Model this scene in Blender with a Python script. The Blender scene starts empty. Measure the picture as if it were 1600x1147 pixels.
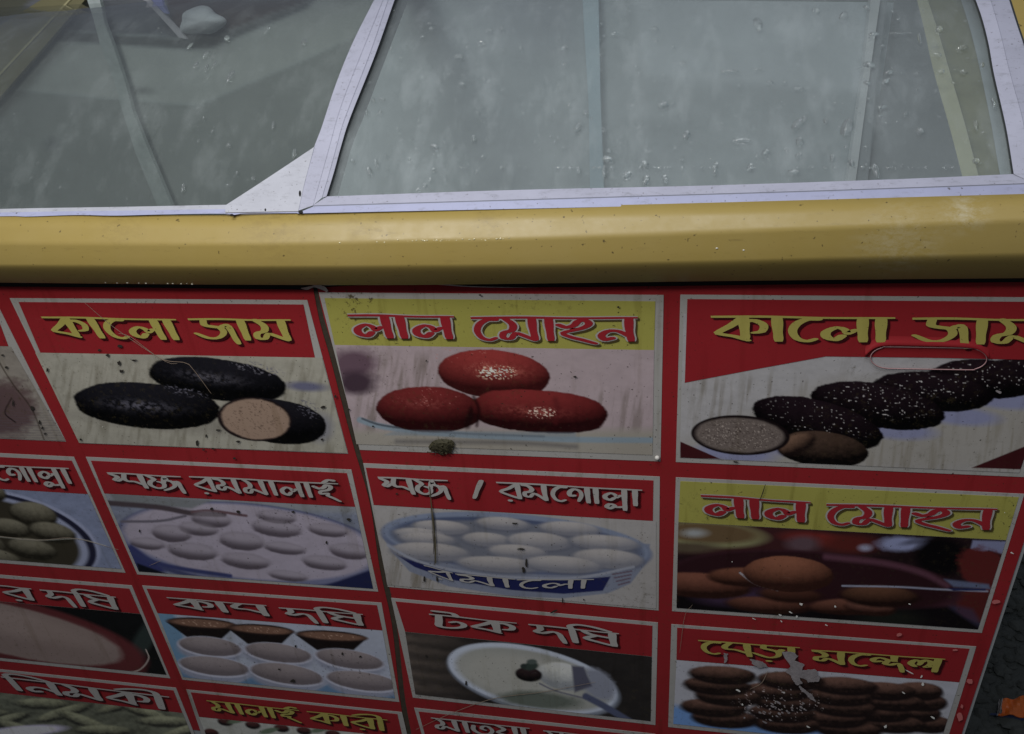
import bpy, math, random
import numpy as np
from mathutils import Vector, noise as mnoise
random.seed(4)
rng = np.random.RandomState(7)
S = bpy.context.scene
COL = S.collection

# ------------------------------------------------------------------ camera, world, lamps, exposure
F = 1308.92; PITCH, YAW, ROLL = 0.550327, 0.222909, -0.0939513
CAM = np.array([0.0, -0.6, 0.0])
ca, sa = math.cos(PITCH), math.sin(PITCH); cb, sb = math.cos(YAW), math.sin(YAW); cc, sc_ = math.cos(ROLL), math.sin(ROLL)
M = (np.array([[cb, -sb, 0], [sb, cb, 0], [0, 0, 1]]) @ np.array([[1, 0, 0], [0, 0, -1], [0, 1, 0]], float)
     @ np.array([[1, 0, 0], [0, ca, sa], [0, -sa, ca]]) @ np.array([[cc, -sc_, 0], [sc_, cc, 0], [0, 0, 1]]))
camd = bpy.data.cameras.new('camera'); cam = bpy.data.objects.new('camera', camd); COL.objects.link(cam)
camd.sensor_width = 36; camd.lens = F / 1600 * 36; camd.clip_start = .01; camd.clip_end = 100
from mathutils import Matrix
m4 = Matrix([list(M[0]) + [CAM[0]], list(M[1]) + [CAM[1]], list(M[2]) + [CAM[2]], [0, 0, 0, 1]])
cam.matrix_world = m4
S.camera = cam
W = bpy.data.worlds.new('World'); S.world = W; W.use_nodes = True
W.node_tree.nodes['Background'].inputs[0].default_value = (.72, .80, 1.0, 1)
W.node_tree.nodes['Background'].inputs[1].default_value = .14
S.view_settings.view_transform = 'Standard'; S.view_settings.look = 'None'; S.view_settings.exposure = 0

def area(name, loc, target, sx, sy, power, col):
    l = bpy.data.lights.new(name, 'AREA'); l.shape = 'RECTANGLE'; l.size = sx; l.size_y = sy; l.energy = power; l.color = col
    o = bpy.data.objects.new(name, l); COL.objects.link(o); o.location = loc
    o.rotation_euler = (Vector(target) - Vector(loc)).to_track_quat('-Z', 'Y').to_euler()
    return o
area('near_lamp', (-.42, -.54, .30), (-.12, .05, -.4), .30, .08, 3.5, (1, .97, .93))  # close lamp added for falloff down the front; also fills below the rim
area('shop_ceiling_light', (-.25, -.55, 1.05), (-.2, .1, -.2), .95, .55, 14.2, (.93, .96, 1))

# ------------------------------------------------------------------ calibrated helpers
def ray(u, v):
    return M @ np.array([u - 800.0, -(v - 573.5), -F])
def onY(u, v, Y):
    d = ray(u, v); return d * ((Y + .6) / d[1]) + CAM
def onZ(u, v, Z):
    d = ray(u, v); return d * (Z / d[2]) + CAM
def proj(P):
    c = (np.asarray(P, float) - CAM) @ M
    return 800 - c[..., 0] / c[..., 2] * F, 573.5 + c[..., 1] / c[..., 2] * F
def gl(Y):                       # the curved lid profile
    Y = np.minimum(Y - .008, .3186)
    return -.221 + .72 * Y - 1.13 * Y * Y
def onS(u, v, off=0.0):
    d = ray(u, v); d = d / d[1]
    y0, y1 = -.06, None
    prev = None
    y = -.06
    while y < .7:
        f = d[2] * (y + .6) - gl(y) - off
        if f <= 0:
            lo, hi = y - .01, y
            for _ in range(22):
                mid = (lo + hi) / 2
                if d[2] * (mid + .6) - gl(mid) - off > 0: lo = mid
                else: hi = mid
            y = hi; break
        y += .01
    return d * (y + .6) + CAM

def lin(c):
    c = np.asarray(c, float) / 255.0
    return np.where(c <= .04045, c / 12.92, ((c + .055) / 1.055) ** 2.4)

# ------------------------------------------------------------------ objects
ROOT = None
GROUND_Z = -1.08
def mesh_obj(name, verts, faces, mat, parent=None, smooth=False, colors=None):
    me = bpy.data.meshes.new(name)
    me.from_pydata([tuple(map(float, v)) for v in verts], [], faces)
    if colors is not None:
        a = me.color_attributes.new('Col', 'FLOAT_COLOR', 'POINT')
        cc4 = np.ones((len(verts), 4), np.float32); cc4[:, :3] = colors
        a.data.foreach_set('color', cc4.ravel())
    me.materials.append(mat)
    if smooth: me.polygons.foreach_set('use_smooth', [True] * len(me.polygons))
    me.update()
    o = bpy.data.objects.new(name, me); COL.objects.link(o)
    if parent is not None: attach(o, parent)
    return o
def world_loc(o):
    v = Vector(o.location)
    while o.parent is not None:
        o = o.parent; v = v + Vector(o.location)
    return v
def attach(o, parent):
    o.parent = parent
    # keep vertices in world coordinates: undo all ancestors' offset
    o.matrix_parent_inverse = Matrix.Translation(-base_of(parent))
BASES = {}
def base_of(o):
    return BASES.get(o.name, Vector((0, 0, 0)))
def empty(name, loc, parent=None):
    o = bpy.data.objects.new(name, None); COL.objects.link(o); o.empty_display_size = .05
    o.location = loc
    BASES[o.name] = Vector(loc)
    if parent is not None: attach(o, parent)
    return o
def tag(o, label, cat, group=None, kind=None):
    if label: o['label'] = label
    if cat: o['category'] = cat
    if group: o['group'] = group
    if kind: o['kind'] = kind
    return o

# ------------------------------------------------------------------ materials
def newmat(name):
    m = bpy.data.materials.new(name); m.use_nodes = True
    nt = m.node_tree; b = nt.nodes['Principled BSDF']
    return m, nt, b
def N(nt, t, **kw):
    n = nt.nodes.new(t)
    for k, v in kw.items(): setattr(n, k, v)
    return n
def noise_node(nt, scale, detail=4, rough=.6, vec=None, stretch=None):
    tc = N(nt, 'ShaderNodeNewGeometry')
    mp = N(nt, 'ShaderNodeMapping')
    if stretch: mp.inputs['Scale'].default_value = stretch
    nt.links.new(tc.outputs['Position'], mp.inputs['Vector'])
    n = N(nt, 'ShaderNodeTexNoise'); n.inputs['Scale'].default_value = scale
    n.inputs['Detail'].default_value = detail; n.inputs['Roughness'].default_value = rough
    nt.links.new(mp.outputs[0], n.inputs['Vector'])
    return n.outputs['Fac']
def ramp(nt, fac, stops):
    r = N(nt, 'ShaderNodeValToRGB'); e = r.color_ramp.elements
    while len(e) < len(stops): e.new(.5)
    for i, (p, c) in enumerate(stops):
        e[i].position = p; e[i].color = (c, c, c, 1) if not isinstance(c, tuple) else c + (1,)
    nt.links.new(fac, r.inputs[0]); return r.outputs[0]
def mixc(nt, fac, a, b, mode='MIX'):
    m = N(nt, 'ShaderNodeMix', data_type='RGBA', blend_type=mode)
    for s, x in ((0, fac), (6, a), (7, b)):
        if isinstance(x, tuple): m.inputs[s].default_value = x if len(x) == 4 else x + (1,)
        elif isinstance(x, (int, float)): m.inputs[s].default_value = x
        else: nt.links.new(x, m.inputs[s])
    return m.outputs[2]
def bump(nt, b, fac, strength, dist=.001):
    n = N(nt, 'ShaderNodeBump'); n.inputs['Strength'].default_value = strength; n.inputs['Distance'].default_value = dist
    nt.links.new(fac, n.inputs['Height']); nt.links.new(n.outputs[0], b.inputs['Normal'])

HOT = [(560, 485, .030, 1.0), (600, 545, .032, .8), (1345, 562, .022, .9), (1500, 600, .03, .5), (540, 470, .03, .8), (1150, 705, .03, .6), (1420, 700, .05, .45), (1100, 640, .03, .4), (1480, 640, .04, .4), (745, 800, .02, .5), (590, 900, .03, .5), (200, 600, .05, .35), (20, 640, .05, .6), (1240, 1090, .03, .5), (400, 455, .02, .7), (700, 690, .02, .5)]
def mat_print(name, color=None, dirt=.5, rough=.32):
    """printed vinyl: ink colour (flat or per-vertex print), grime, fine scuffs, slight waviness"""
    m, nt, b = newmat(name)
    if color is None:
        at = N(nt, 'ShaderNodeAttribute', attribute_name='Col'); c = at.outputs['Color']
    else:
        rgb = N(nt, 'ShaderNodeRGB'); rgb.outputs[0].default_value = tuple(color) + (1,); c = rgb.outputs[0]
    # fade in broad patches
    c = mixc(nt, ramp(nt, noise_node(nt, 9, 3), [(.35, 0.0), (.75, .30)]), c, mixc(nt, 1.0, c, (.62, .58, .52), 'MULTIPLY'))
    # brown-olive grime specks gathered in patches
    patch = ramp(nt, noise_node(nt, 6.5, 2), [(.46, 0.0), (.68, 1.0)])
    speck = ramp(nt, noise_node(nt, 160, 8, .8), [(.54, 0.0), (.66, 1.0)])
    geo = N(nt, 'ShaderNodeNewGeometry'); tot = patch
    for (hu, hv, hr, hs) in HOT:
        vd = N(nt, 'ShaderNodeVectorMath', operation='DISTANCE'); nt.links.new(geo.outputs['Position'], vd.inputs[0]); vd.inputs[1].default_value = tuple(onY(hu, hv, 0))
        mr = N(nt, 'ShaderNodeMapRange', interpolation_type='SMOOTHSTEP'); nt.links.new(vd.outputs['Value'], mr.inputs[0]); mr.inputs[1].default_value = 0; mr.inputs[2].default_value = hr; mr.inputs[3].default_value = hs * 1.6; mr.inputs[4].default_value = 0
        ad_ = N(nt, 'ShaderNodeMath', operation='ADD'); nt.links.new(tot, ad_.inputs[0]); nt.links.new(mr.outputs[0], ad_.inputs[1]); tot = ad_.outputs[0]
    patch = tot
    mm = N(nt, 'ShaderNodeMath', operation='MULTIPLY'); nt.links.new(patch, mm.inputs[0]); nt.links.new(speck, mm.inputs[1])
    m2 = N(nt, 'ShaderNodeMath', operation='MULTIPLY'); nt.links.new(mm.outputs[0], m2.inputs[0]); m2.inputs[1].default_value = dirt; m2.use_clamp = True
    c = mixc(nt, m2.outputs[0], c, (.075, .058, .024))
    # vertical dribbles
    drib = ramp(nt, noise_node(nt, 40, 4, .6, stretch=(1.6, 1, .12)), [(.56, 0.0), (.74, .42 * dirt * 2)])
    c = mixc(nt, drib, c, mixc(nt, 1.0, c, (.50, .46, .34), 'MULTIPLY'))
    # tiny dark flecks everywhere
    fl = ramp(nt, noise_node(nt, 420, 2, .5), [(.70, 0.0), (.735, .85 * min(1, dirt * 1.6))])
    c = mixc(nt, fl, c, (.03, .022, .015))
    # pale scuffs
    sc = ramp(nt, noise_node(nt, 60, 8, .8, stretch=(.5, 1, 1.7)), [(.66, 0.0), (.74, .22)])
    c = mixc(nt, sc, c, (.42, .39, .36))
    nt.links.new(c, b.inputs['Base Color'])
    r = ramp(nt, noise_node(nt, 30, 6, .7), [(.3, rough - .08), (.75, rough + .25)])
    nt.links.new(r, b.inputs['Roughness'])
    bump(nt, b, noise_node(nt, 22, 5, .5), .25, .0012)
    b.inputs['Specular IOR Level'].default_value = .18
    return m

RED = (.295, .021, .025)
M_red = mat_print('red_vinyl', RED, .55)
M_band = mat_print('red_print', (.30, .021, .026), .4)
M_white = mat_print('white_print', (.40, .385, .36), .75)
M_yellow = mat_print('yellow_print', (.39, .365, .085), .95)
M_pic = mat_print('photo_print', None, .55)
M_tyel = mat_print('yellow_lettering', (.44, .385, .10), .4)
M_twhite = mat_print('white_lettering', (.43, .41, .385), .35)
M_tred = mat_print('red_lettering', (.33, .022, .03), .3)
M_tdark = mat_print('dark_lettering_shadow', (.045, .006, .008), .1)
M_tdark2 = mat_print('olive_lettering_shadow', (.08, .06, .02), .1)

def simple(name, col, rough=.5, metal=0, bumpv=None, spec=.5, vary=None):
    m, nt, b = newmat(name)
    c = tuple(col) + (1,)
    b.inputs['Base Color'].default_value = c; b.inputs['Roughness'].default_value = rough
    b.inputs['Metallic'].default_value = metal; b.inputs['Specular IOR Level'].default_value = spec
    if vary:
        sc, amt = vary
        f = ramp(nt, noise_node(nt, sc, 6, .7), [(.3, 0.0), (.75, 1.0)])
        nt.links.new(mixc(nt, f, c, tuple(x * amt for x in col)), b.inputs['Base Color'])
    if bumpv: bump(nt, b, noise_node(nt, bumpv[0], 5, .6), bumpv[1], .001)
    return m

def mat_lip():
    m, nt, b = newmat('yellow_plastic')
    base = (.33, .24, .066, 1)
    c = mixc(nt, ramp(nt, noise_node(nt, 7, 4), [(.35, 0.0), (.7, .8)]), base, (.34, .252, .080))
    # long fine horizontal scratches and smudges
    s = ramp(nt, noise_node(nt, 150, 8, .8, stretch=(.22, 1, 1.6)), [(.58, 0.0), (.68, .45)])
    c = mixc(nt, s, c, (.19, .135, .04))
    s2 = ramp(nt, noise_node(nt, 90, 8, .8, stretch=(.35, 1, 1.0)), [(.66, 0.0), (.75, .35)])
    c = mixc(nt, s2, c, (.55, .46, .24))
    geo = N(nt, 'ShaderNodeNewGeometry')
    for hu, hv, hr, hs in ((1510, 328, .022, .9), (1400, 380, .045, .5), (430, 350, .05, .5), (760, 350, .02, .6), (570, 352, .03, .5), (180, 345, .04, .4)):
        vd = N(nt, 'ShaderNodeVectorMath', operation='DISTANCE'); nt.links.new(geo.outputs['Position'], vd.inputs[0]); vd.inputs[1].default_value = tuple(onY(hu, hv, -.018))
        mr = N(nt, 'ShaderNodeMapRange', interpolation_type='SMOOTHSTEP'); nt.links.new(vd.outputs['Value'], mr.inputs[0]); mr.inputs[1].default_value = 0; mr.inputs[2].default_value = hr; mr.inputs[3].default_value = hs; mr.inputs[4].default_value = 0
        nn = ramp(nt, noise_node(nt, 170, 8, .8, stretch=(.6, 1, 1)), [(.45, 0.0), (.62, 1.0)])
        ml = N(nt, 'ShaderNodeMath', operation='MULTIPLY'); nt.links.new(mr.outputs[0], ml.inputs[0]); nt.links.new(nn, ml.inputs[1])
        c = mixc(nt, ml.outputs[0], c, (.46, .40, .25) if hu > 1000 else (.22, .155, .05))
    fl = ramp(nt, noise_node(nt, 300, 2, .5), [(.70, 0.0), (.74, .8)])
    c = mixc(nt, fl, c, (.07, .05, .02))
    nt.links.new(c, b.inputs['Base Color'])
    nt.links.new(ramp(nt, noise_node(nt, 35, 7, .75), [(.3, .34), (.75, .58)]), b.inputs['Roughness'])
    b.inputs['Specular IOR Level'].default_value = .5
    bump(nt, b, noise_node(nt, 60, 4, .5), .10, .0006)
    return m
M_lip = mat_lip()
def mat_frame(name, base):
    m, nt, b = newmat(name)
    c = mixc(nt, ramp(nt, noise_node(nt, 25, 6, .7), [(.35, 0.0), (.7, .6)]), base + (1,), tuple(x * .78 for x in base))
    s = ramp(nt, noise_node(nt, 230, 8, .85, stretch=(.3, .5, 1.5)), [(.54, 0.0), (.68, .60)])
    c = mixc(nt, s, c, (.16, .16, .17))
    fl = ramp(nt, noise_node(nt, 420, 2, .5), [(.69, 0.0), (.73, .8)])
    c = mixc(nt, fl, c, (.10, .09, .09))
    nt.links.new(c, b.inputs['Base Color'])
    b.inputs['Metallic'].default_value = 0; b.inputs['Roughness'].default_value = .5; b.inputs['Specular IOR Level'].default_value = .3
    bump(nt, b, noise_node(nt, 120, 5, .6), .12, .0005)
    return m
M_frame = mat_frame('white_aluminium', (.41, .412, .495))
M_frame2 = mat_frame('blue_white_aluminium', (.37, .385, .54))
M_plate = mat_frame('dull_corner_plate', (.45, .455, .50))
M_gasket = simple('black_rubber', (.03, .034, .036), .55)
M_crease = simple('frame_crease', (.26, .27, .33), .6)
M_gasket2 = simple('grey_seal', (.05, .056, .056), .5, vary=(60, .6))
M_dark = simple('black_gap', (.008, .007, .006), .9)
M_liner = simple('liner_plastic', (.40, .45, .455), .5, vary=(5, .8))

def mat_glass(name, haze, hcol, tint=(.92, .935, .935)):
    m = bpy.data.materials.new(name); m.use_nodes = True; nt = m.node_tree; nt.nodes.clear()
    out = N(nt, 'ShaderNodeOutputMaterial')
    tr = N(nt, 'ShaderNodeBsdfTransparent'); tr.inputs[0].default_value = tint + (1,)
    df = N(nt, 'ShaderNodeBsdfDiffuse')
    gs = N(nt, 'ShaderNodeBsdfGlossy'); gs.inputs['Roughness'].default_value = .04
    fr = N(nt, 'ShaderNodeFresnel'); gm = N(nt, 'ShaderNodeNewGeometry'); io = N(nt, 'ShaderNodeMapRange'); nt.links.new(gm.outputs['Backfacing'], io.inputs[0])
    io.inputs[3].default_value = 1.45; io.inputs[4].default_value = 1 / 1.45; nt.links.new(io.outputs[0], fr.inputs[0])
    # mist: broad patches + vertical streaks + fine blotches
    a = ramp(nt, noise_node(nt, 7, 5, .6), [(.3, haze * .75), (.75, haze * 1.15)])
    s = ramp(nt, noise_node(nt, 45, 7, .7, stretch=(1, .35, .35)), [(.50, 0.0), (.80, .18)])
    d = ramp(nt, noise_node(nt, 150, 5, .7), [(.62, 0.0), (.80, .30)])
    ad = N(nt, 'ShaderNodeMath', operation='ADD'); nt.links.new(a, ad.inputs[0]); nt.links.new(s, ad.inputs[1])
    ad2 = N(nt, 'ShaderNodeMath', operation='ADD', use_clamp=True); nt.links.new(ad.outputs[0], ad2.inputs[0]); nt.links.new(d, ad2.inputs[1])
    cc_ = mixc(nt, ramp(nt, noise_node(nt, 12, 4), [(.35, 0.0), (.7, 1.0)]), hcol + (1,), tuple(x * .8 for x in hcol))
    nt.links.new(cc_, df.inputs[0])
    m1 = N(nt, 'ShaderNodeMixShader'); nt.links.new(ad2.outputs[0], m1.inputs[0]); nt.links.new(tr.outputs[0], m1.inputs[1]); nt.links.new(df.outputs[0], m1.inputs[2])
    m2 = N(nt, 'ShaderNodeMixShader'); nt.links.new(fr.outputs[0], m2.inputs[0]); nt.links.new(m1.outputs[0], m2.inputs[1]); nt.links.new(gs.outputs[0], m2.inputs[2])
    nt.links.new(m2.outputs[0], out.inputs[0])
    return m
M_glassR = mat_glass('misted_glass', .15, (.50, .545, .55))
M_glassL = mat_glass('clearer_misted_glass', .08, (.36, .39, .385), (.91, .93, .92))
def mat_water():
    m, nt, b = newmat('water_drop')
    b.inputs['Base Color'].default_value = (.93, .96, .96, 1); b.inputs['Roughness'].default_value = .03
    b.inputs['Transmission Weight'].default_value = .92; b.inputs['IOR'].default_value = 1.33
    return m
M_water = mat_water()

# ------------------------------------------------------------------ mesh helpers
def resample(pts, n):
    pts = np.asarray(pts, float)
    if len(pts) > 2:                                    # Catmull-Rom
        P = np.vstack([2 * pts[0] - pts[1], pts, 2 * pts[-1] - pts[-2]])
        out = []
        for i in range(1, len(P) - 2):
            for t in np.linspace(0, 1, 12, endpoint=False):
                a, b_, c, d = P[i - 1:i + 3]
                out.append(.5 * ((2 * b_) + (c - a) * t + (2 * a - 5 * b_ + 4 * c - d) * t * t + (-a + 3 * b_ - 3 * c + d) * t ** 3))
        out.append(pts[-1]); pts = np.array(out)
    L = np.r_[0, np.cumsum(np.linalg.norm(np.diff(pts, axis=0), axis=1))]
    s = np.linspace(0, L[-1], n)
    return np.stack([np.interp(s, L, pts[:, k]) for k in range(pts.shape[1])], 1)
def loft(name, rows, mat, parent, smooth=True, closed_ends=False):
    n = len(rows[0]); V = np.vstack(rows); Fs = []
    for r in range(len(rows) - 1):
        for i in range(n - 1):
            a = r * n + i; Fs.append((a, a + 1, a + n + 1, a + n))
    return mesh_obj(name, V, Fs, mat, parent, smooth)
def prism(pts_front, depth_vec):
    n = len(pts_front); V = [tuple(p) for p in pts_front] + [tuple(np.asarray(p) + depth_vec) for p in pts_front]
    Fs = [tuple(range(n)), tuple(range(2 * n - 1, n - 1, -1))] + [(i, i + n, (i + 1) % n + n, (i + 1) % n) for i in range(n)]
    return V, Fs
def box_vf(x0, x1, y0, y1, z0, z1):
    V = [(x, y, z) for x in (x0, x1) for y in (y0, y1) for z in (z0, z1)]
    return V, [(0, 1, 3, 2), (4, 6, 7, 5), (0, 4, 5, 1), (2, 3, 7, 6), (0, 2, 6, 4), (1, 5, 7, 3)]

# ================================================================== SETTING
def build_ground():
    m, nt, b = newmat('wet_dark_ground')
    c = mixc(nt, ramp(nt, noise_node(nt, 9, 8, .7), [(.35, 0.0), (.7, 1.0)]), (.035, .042, .036, 1), (.085, .09, .08))
    nt.links.new(c, b.inputs['Base Color']); nt.links.new(ramp(nt, noise_node(nt, 14, 5), [(.3, .35), (.7, .9)]), b.inputs['Roughness'])
    bump(nt, b, noise_node(nt, 40, 8, .7), .8, .01)
    n = 60; xs = np.linspace(-.2, 1.6, n); ys = np.linspace(-1.2, 1.2, n)
    V = []; Fs = []
    for y in ys:
        for x in xs:
            edge = x in (xs[0], xs[-1]) or y in (ys[0], ys[-1])
            V.append((x, y, GROUND_Z + (0 if edge else .010 * mnoise.noise((x * 9, y * 9, 3)) + .004 * mnoise.noise((x * 31, y * 31, 7)))))
    for j in range(n - 1):
        for i in range(n - 1): a = j * n + i; Fs.append((a, a + 1, a + n + 1, a + n))
    k = len(V)
    o = 12
    V += [(-o, -o, GROUND_Z), (o, -o, GROUND_Z), (o, o, GROUND_Z), (-o, o, GROUND_Z)]
    c0, c1, c2, c3 = 0, n - 1, n * n - 1, n * (n - 1)
    Fs += [(k, k + 1) + tuple(range(c1, c0 - 1, -1)), (k + 1, k + 2) + tuple(range(c2, c1 - 1, -n)),
           (k + 2, k + 3) + tuple(range(c3, c2 + 1, 1)), (k + 3, k) + tuple(range(c0, c3 + 1, n))]
    g = mesh_obj('ground', V, Fs, m, None, True); g['kind'] = 'structure'
build_ground()
def build_pebbles():
    m = simple('pebble_stone', (.07, .075, .065), .8, vary=(40, .5), bumpv=(90, .5))
    V = []; Fs = []
    for k in range(900):
        u = random.uniform(1490, 1640) if k < 420 else random.uniform(1500, 3200); v = random.uniform(850, 1180) if k < 420 else random.uniform(500, 1600)
        P = onZ(u, v, GROUND_Z); r = random.uniform(.002, .011) * (1 if random.random() < .8 else 1.5)
        sx, sy, sz = r * random.uniform(.8, 1.4), r * random.uniform(.7, 1.2), r * random.uniform(.4, .8)
        o = len(V); ph = random.random() * 6
        for lat, rr in ((-.3, .8), (.35, .95), (.8, .55)):
            for j in range(7):
                a = ph + j * 2 * math.pi / 7; q = rr * random.uniform(.82, 1.12)
                V.append((P[0] + sx * q * math.cos(a), P[1] + sy * q * math.sin(a), P[2] + sz * lat))
        V.append((P[0], P[1], P[2] + sz))
        for l in range(2):
            for j in range(7):
                a = o + l * 7 + j; b_ = o + l * 7 + (j + 1) % 7; Fs.append((a, b_, b_ + 7, a + 7))
        for j in range(7): Fs.append((o + 14 + j, o + 14 + (j + 1) % 7, o + 21))
    g = mesh_obj('gravel', V, Fs, m, None); g['kind'] = 'stuff'; g['label'] = 'loose dark gravel on the ground beside the freezer'; g['category'] = 'gravel'
build_pebbles()
def build_packet():
    m = simple('orange_foil', (.75, .16, .02), .4, bumpv=(60, .5), vary=(25, .7))
    m2 = simple('packet_blue', (.05, .07, .16), .45, vary=(25, .6)); m3 = simple('packet_pale', (.45, .42, .4), .5, vary=(90, .4))
    c = onZ(1576, 1112, GROUND_Z)
    t = empty('snack_packet', (c[0], c[1], GROUND_Z))
    tag(t, 'crumpled orange and navy snack packet lying on the dark ground at the lower right', 'packet')
    def sheet(name, quad, h, mat, thick=.0015):
        n = 9; A, B, C, D_ = [np.array(onZ(u, v, GROUND_Z + .012 + hh)) for (u, v), hh in zip(quad, h)]
        V = []; Fs = []
        for s_ in (0, 1):
            for j in range(n):
                for i in range(n):
                    a = i / (n - 1); b_ = j / (n - 1)
                    p = (A * (1 - a) + B * a) * (1 - b_) + (D_ * (1 - a) + C * a) * b_
                    z = .004 * mnoise.noise((p[0] * 70, p[1] * 70, 5)) + .003 * math.sin(a * 9 + b_ * 4)
                    V.append((p[0], p[1], p[2] + z - s_ * thick))
        for j in range(n - 1):
            for i in range(n - 1):
                a = j * n + i; Fs.append((a, a + 1, a + n + 1, a + n)); a += n * n; Fs.append((a, a + n, a + n + 1, a + 1))
        rim = [i for i in range(n)] + [j * n + n - 1 for j in range(1, n)] + [(n - 1) * n + i for i in range(n - 2, -1, -1)] + [j * n for j in range(n - 2, 0, -1)]
        for a, b_ in zip(rim, rim[1:] + rim[:1]): Fs.append((b_, a, a + n * n, b_ + n * n))
        return mesh_obj(name, V, Fs, mat, t)
    sheet('wrapper', [(1565, 1092), (1602, 1089), (1606, 1120), (1559, 1116)], (.004, .006, .002, .001), m)
    sheet('torn_flap', [(1560, 1095), (1567, 1091), (1566, 1112), (1558, 1117)], (.008, .01, .006, .004), m3)
    sheet('back_foil', [(1546, 1117), (1560, 1113), (1606, 1121), (1606, 1126)], (-.004, -.003, -.003, -.004), m2)
build_packet()

# ================================================================== FREEZER
XR = float(onY(1507, 1147, 0)[0]); XL = -1.15
YB = .62
root = empty('display_freezer', ((XL + XR) / 2, YB / 2, GROUND_Z))
tag(root, 'yellow rimmed chest freezer with misted glass lid and red printed sweet menu front', 'freezer')

def rowY(px, Y, n=60):
    q = resample(px, n)
    a = np.array([onY(u, v, Y) for u, v in q])
    # carry on straight past both edges of the picture
    d0 = a[0] - a[1]; d0 /= abs(d0[0]); d1 = a[-1] - a[-2]; d1 /= abs(d1[0])
    A = a[0] + d0 * (a[0][0] - XL); B = a[-1] + d1 * max(0.0, XR + .018 - a[-1][0])
    if XR + .018 <= a[-1][0]: return np.vstack([A, a])
    return np.vstack([A, a, B])
def build_body():
    m = simple('painted_steel', (.35, .36, .36), .5, vary=(8, .8))
    zt = -.262
    # front skin, sides, back, floor (the top is open to the cold well)
    V, Fs = [], []
    def add(b):
        o = len(V); V.extend(b[0]); Fs.extend([tuple(i + o for i in f) for f in b[1]])
    z0 = GROUND_Z + .05
    add(box_vf(XL, XR, 0, .05, z0, zt)); add(box_vf(XL, XR, YB - .05, YB, z0, -.14))
    mesh_obj('cabinet', V, Fs, m, root)
    V, Fs = [], []
    add(box_vf(XL, XL + .05, .051, YB - .051, z0, -.26)); add(box_vf(XR - .05, XR, .051, YB - .051, z0, -.26)); add(box_vf(XL + .051, XR - .051, .051, YB - .051, z0, z0 + .05))
    mesh_obj('side_wall', V, Fs, m, root)
    for (x, y) in ((XL + .08, .08), (XR - .08, .08), (XL + .08, YB - .08), (XR - .08, YB - .08)):
        V, Fs = box_vf(x - .03, x + .03, y - .03, y + .03, GROUND_Z - .005, z0 - .0005); mesh_obj('foot', V, Fs, M_gasket, root)
build_body()

def build_lip():
    base = rowY([(0, 335), (350, 336), (470, 331), (800, 324), (1100, 317), (1600, 303)], -.0085)
    crest = rowY([(0, 380), (400, 381), (650, 375.5), (800, 372.5), (1000, 366), (1300, 355), (1600, 343)], -.0245)
    low = rowY([(0, 417), (400, 419), (800, 417), (1100, 412), (1350, 406), (1600, 401)], -.0275)
    bot = rowY([(0, 443), (300, 446), (600, 447), (800, 445), (1200, 440), (1600, 436.5)], -.0125)
    back = bot.copy(); back[:, 1] = .0; back[:, 2] += .004
    top = base.copy(); top[:, 1] += .010; top[:, 2] -= .010
    prof = [top, base, crest, low, bot, back]
    # fillet the corners (corner cutting), tight at the crest, softer at the lower edge
    def fillet(A, B, C, ra, rb, n=7):
        P0 = B + (A - B) * ra; P2 = B + (C - B) * rb
        return [P0 * (1 - t) ** 2 + 2 * B * t * (1 - t) + P2 * t * t for t in np.linspace(0, 1, n)]
    rows = [top, base + (top - base) * .1, base]
    rows += [base + (crest - base) * .5]
    rows += fillet(base, crest, low, .13, .12)
    rows += [crest + (low - crest) * .5]
    rows += fillet(crest, low, bot, .13, .30)
    rows += fillet(low, bot, back, .08, .25, 4) + [back]
    o = loft('yellow_rim', rows, M_lip, root)
    # dark gap line beneath the rim
    g1 = bot.copy(); g1[:, 1] = -.0006; g1[:, 2] += .006
    g2 = g1.copy(); g2[:, 2] -= .022; g2[:, 1] = -.0002
    loft('shadow_gap_seal', [g1, g2], M_dark, root, False)
build_lip()
def build_lip_details():
    V = []; Fs = []
    def bead(P, r, sq=.6, n=7):
        o = len(V)
        for lat, rr in ((0, 1), (.5, .85), (.85, .5)):
            for j in range(n):
                a = 2 * math.pi * j / n; V.append((P[0] + r * rr * math.cos(a) * random.uniform(.9, 1.5), P[1] - r * lat * sq, P[2] + r * rr * math.sin(a) * .8))
        V.append((P[0], P[1] - r * sq, P[2]))
        for l in range(2):
            for j in range(n): a = o + l * n + j; b_ = o + l * n + (j + 1) % n; Fs.append((a, b_, b_ + n, a + n))
        for j in range(n): Fs.append((o + 2 * n + j, o + 2 * n + (j + 1) % n, o + 3 * n))
    for k in range(38):
        u = random.gauss(700, 62); t = (u - 650) / 150; v = 376.5 - 3.0 * t + random.gauss(0, .8); bead(onY(u, v, -.0242), random.uniform(.0003, .0009))  # pale glossy beads added to imitate the highlight on the rim crest
    o = mesh_obj('crest_glints', V, Fs, M_glint, root, True); o['kind'] = 'stuff'; o['label'] = 'small pale beads added as highlight glints along the rim crest'
    V.clear(); Fs.clear()
    for (u, v, r_) in ((165, 441, .0010), (183, 442, .0007), (199, 441.5, .0012), (217, 442, .0008), (228, 442.5, .0009), (240, 442, .0007), (262, 443, .0007), (270, 443, .0008), (283, 443.5, .0007), (292, 443, .0006), (14, 438, .0008), (107, 440, .0006), (300, 444, .0008), (1230, 432.5, .0009), (1120, 388, .0008), (1162, 391, .0008)):
        bead(onY(u, v, -.0140 if v > 420 else -.0262), r_)
    o = mesh_obj('paint_chips', V, Fs, simple('pale_chip', (.62, .58, .48), .5), root, True); o['kind'] = 'stuff'; o['label'] = 'pale chips along the lower edge of the rim'
M_glint = simple('glint_bead_pale', (.60, .52, .30), .08, spec=.8)
build_lip_details()

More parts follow.
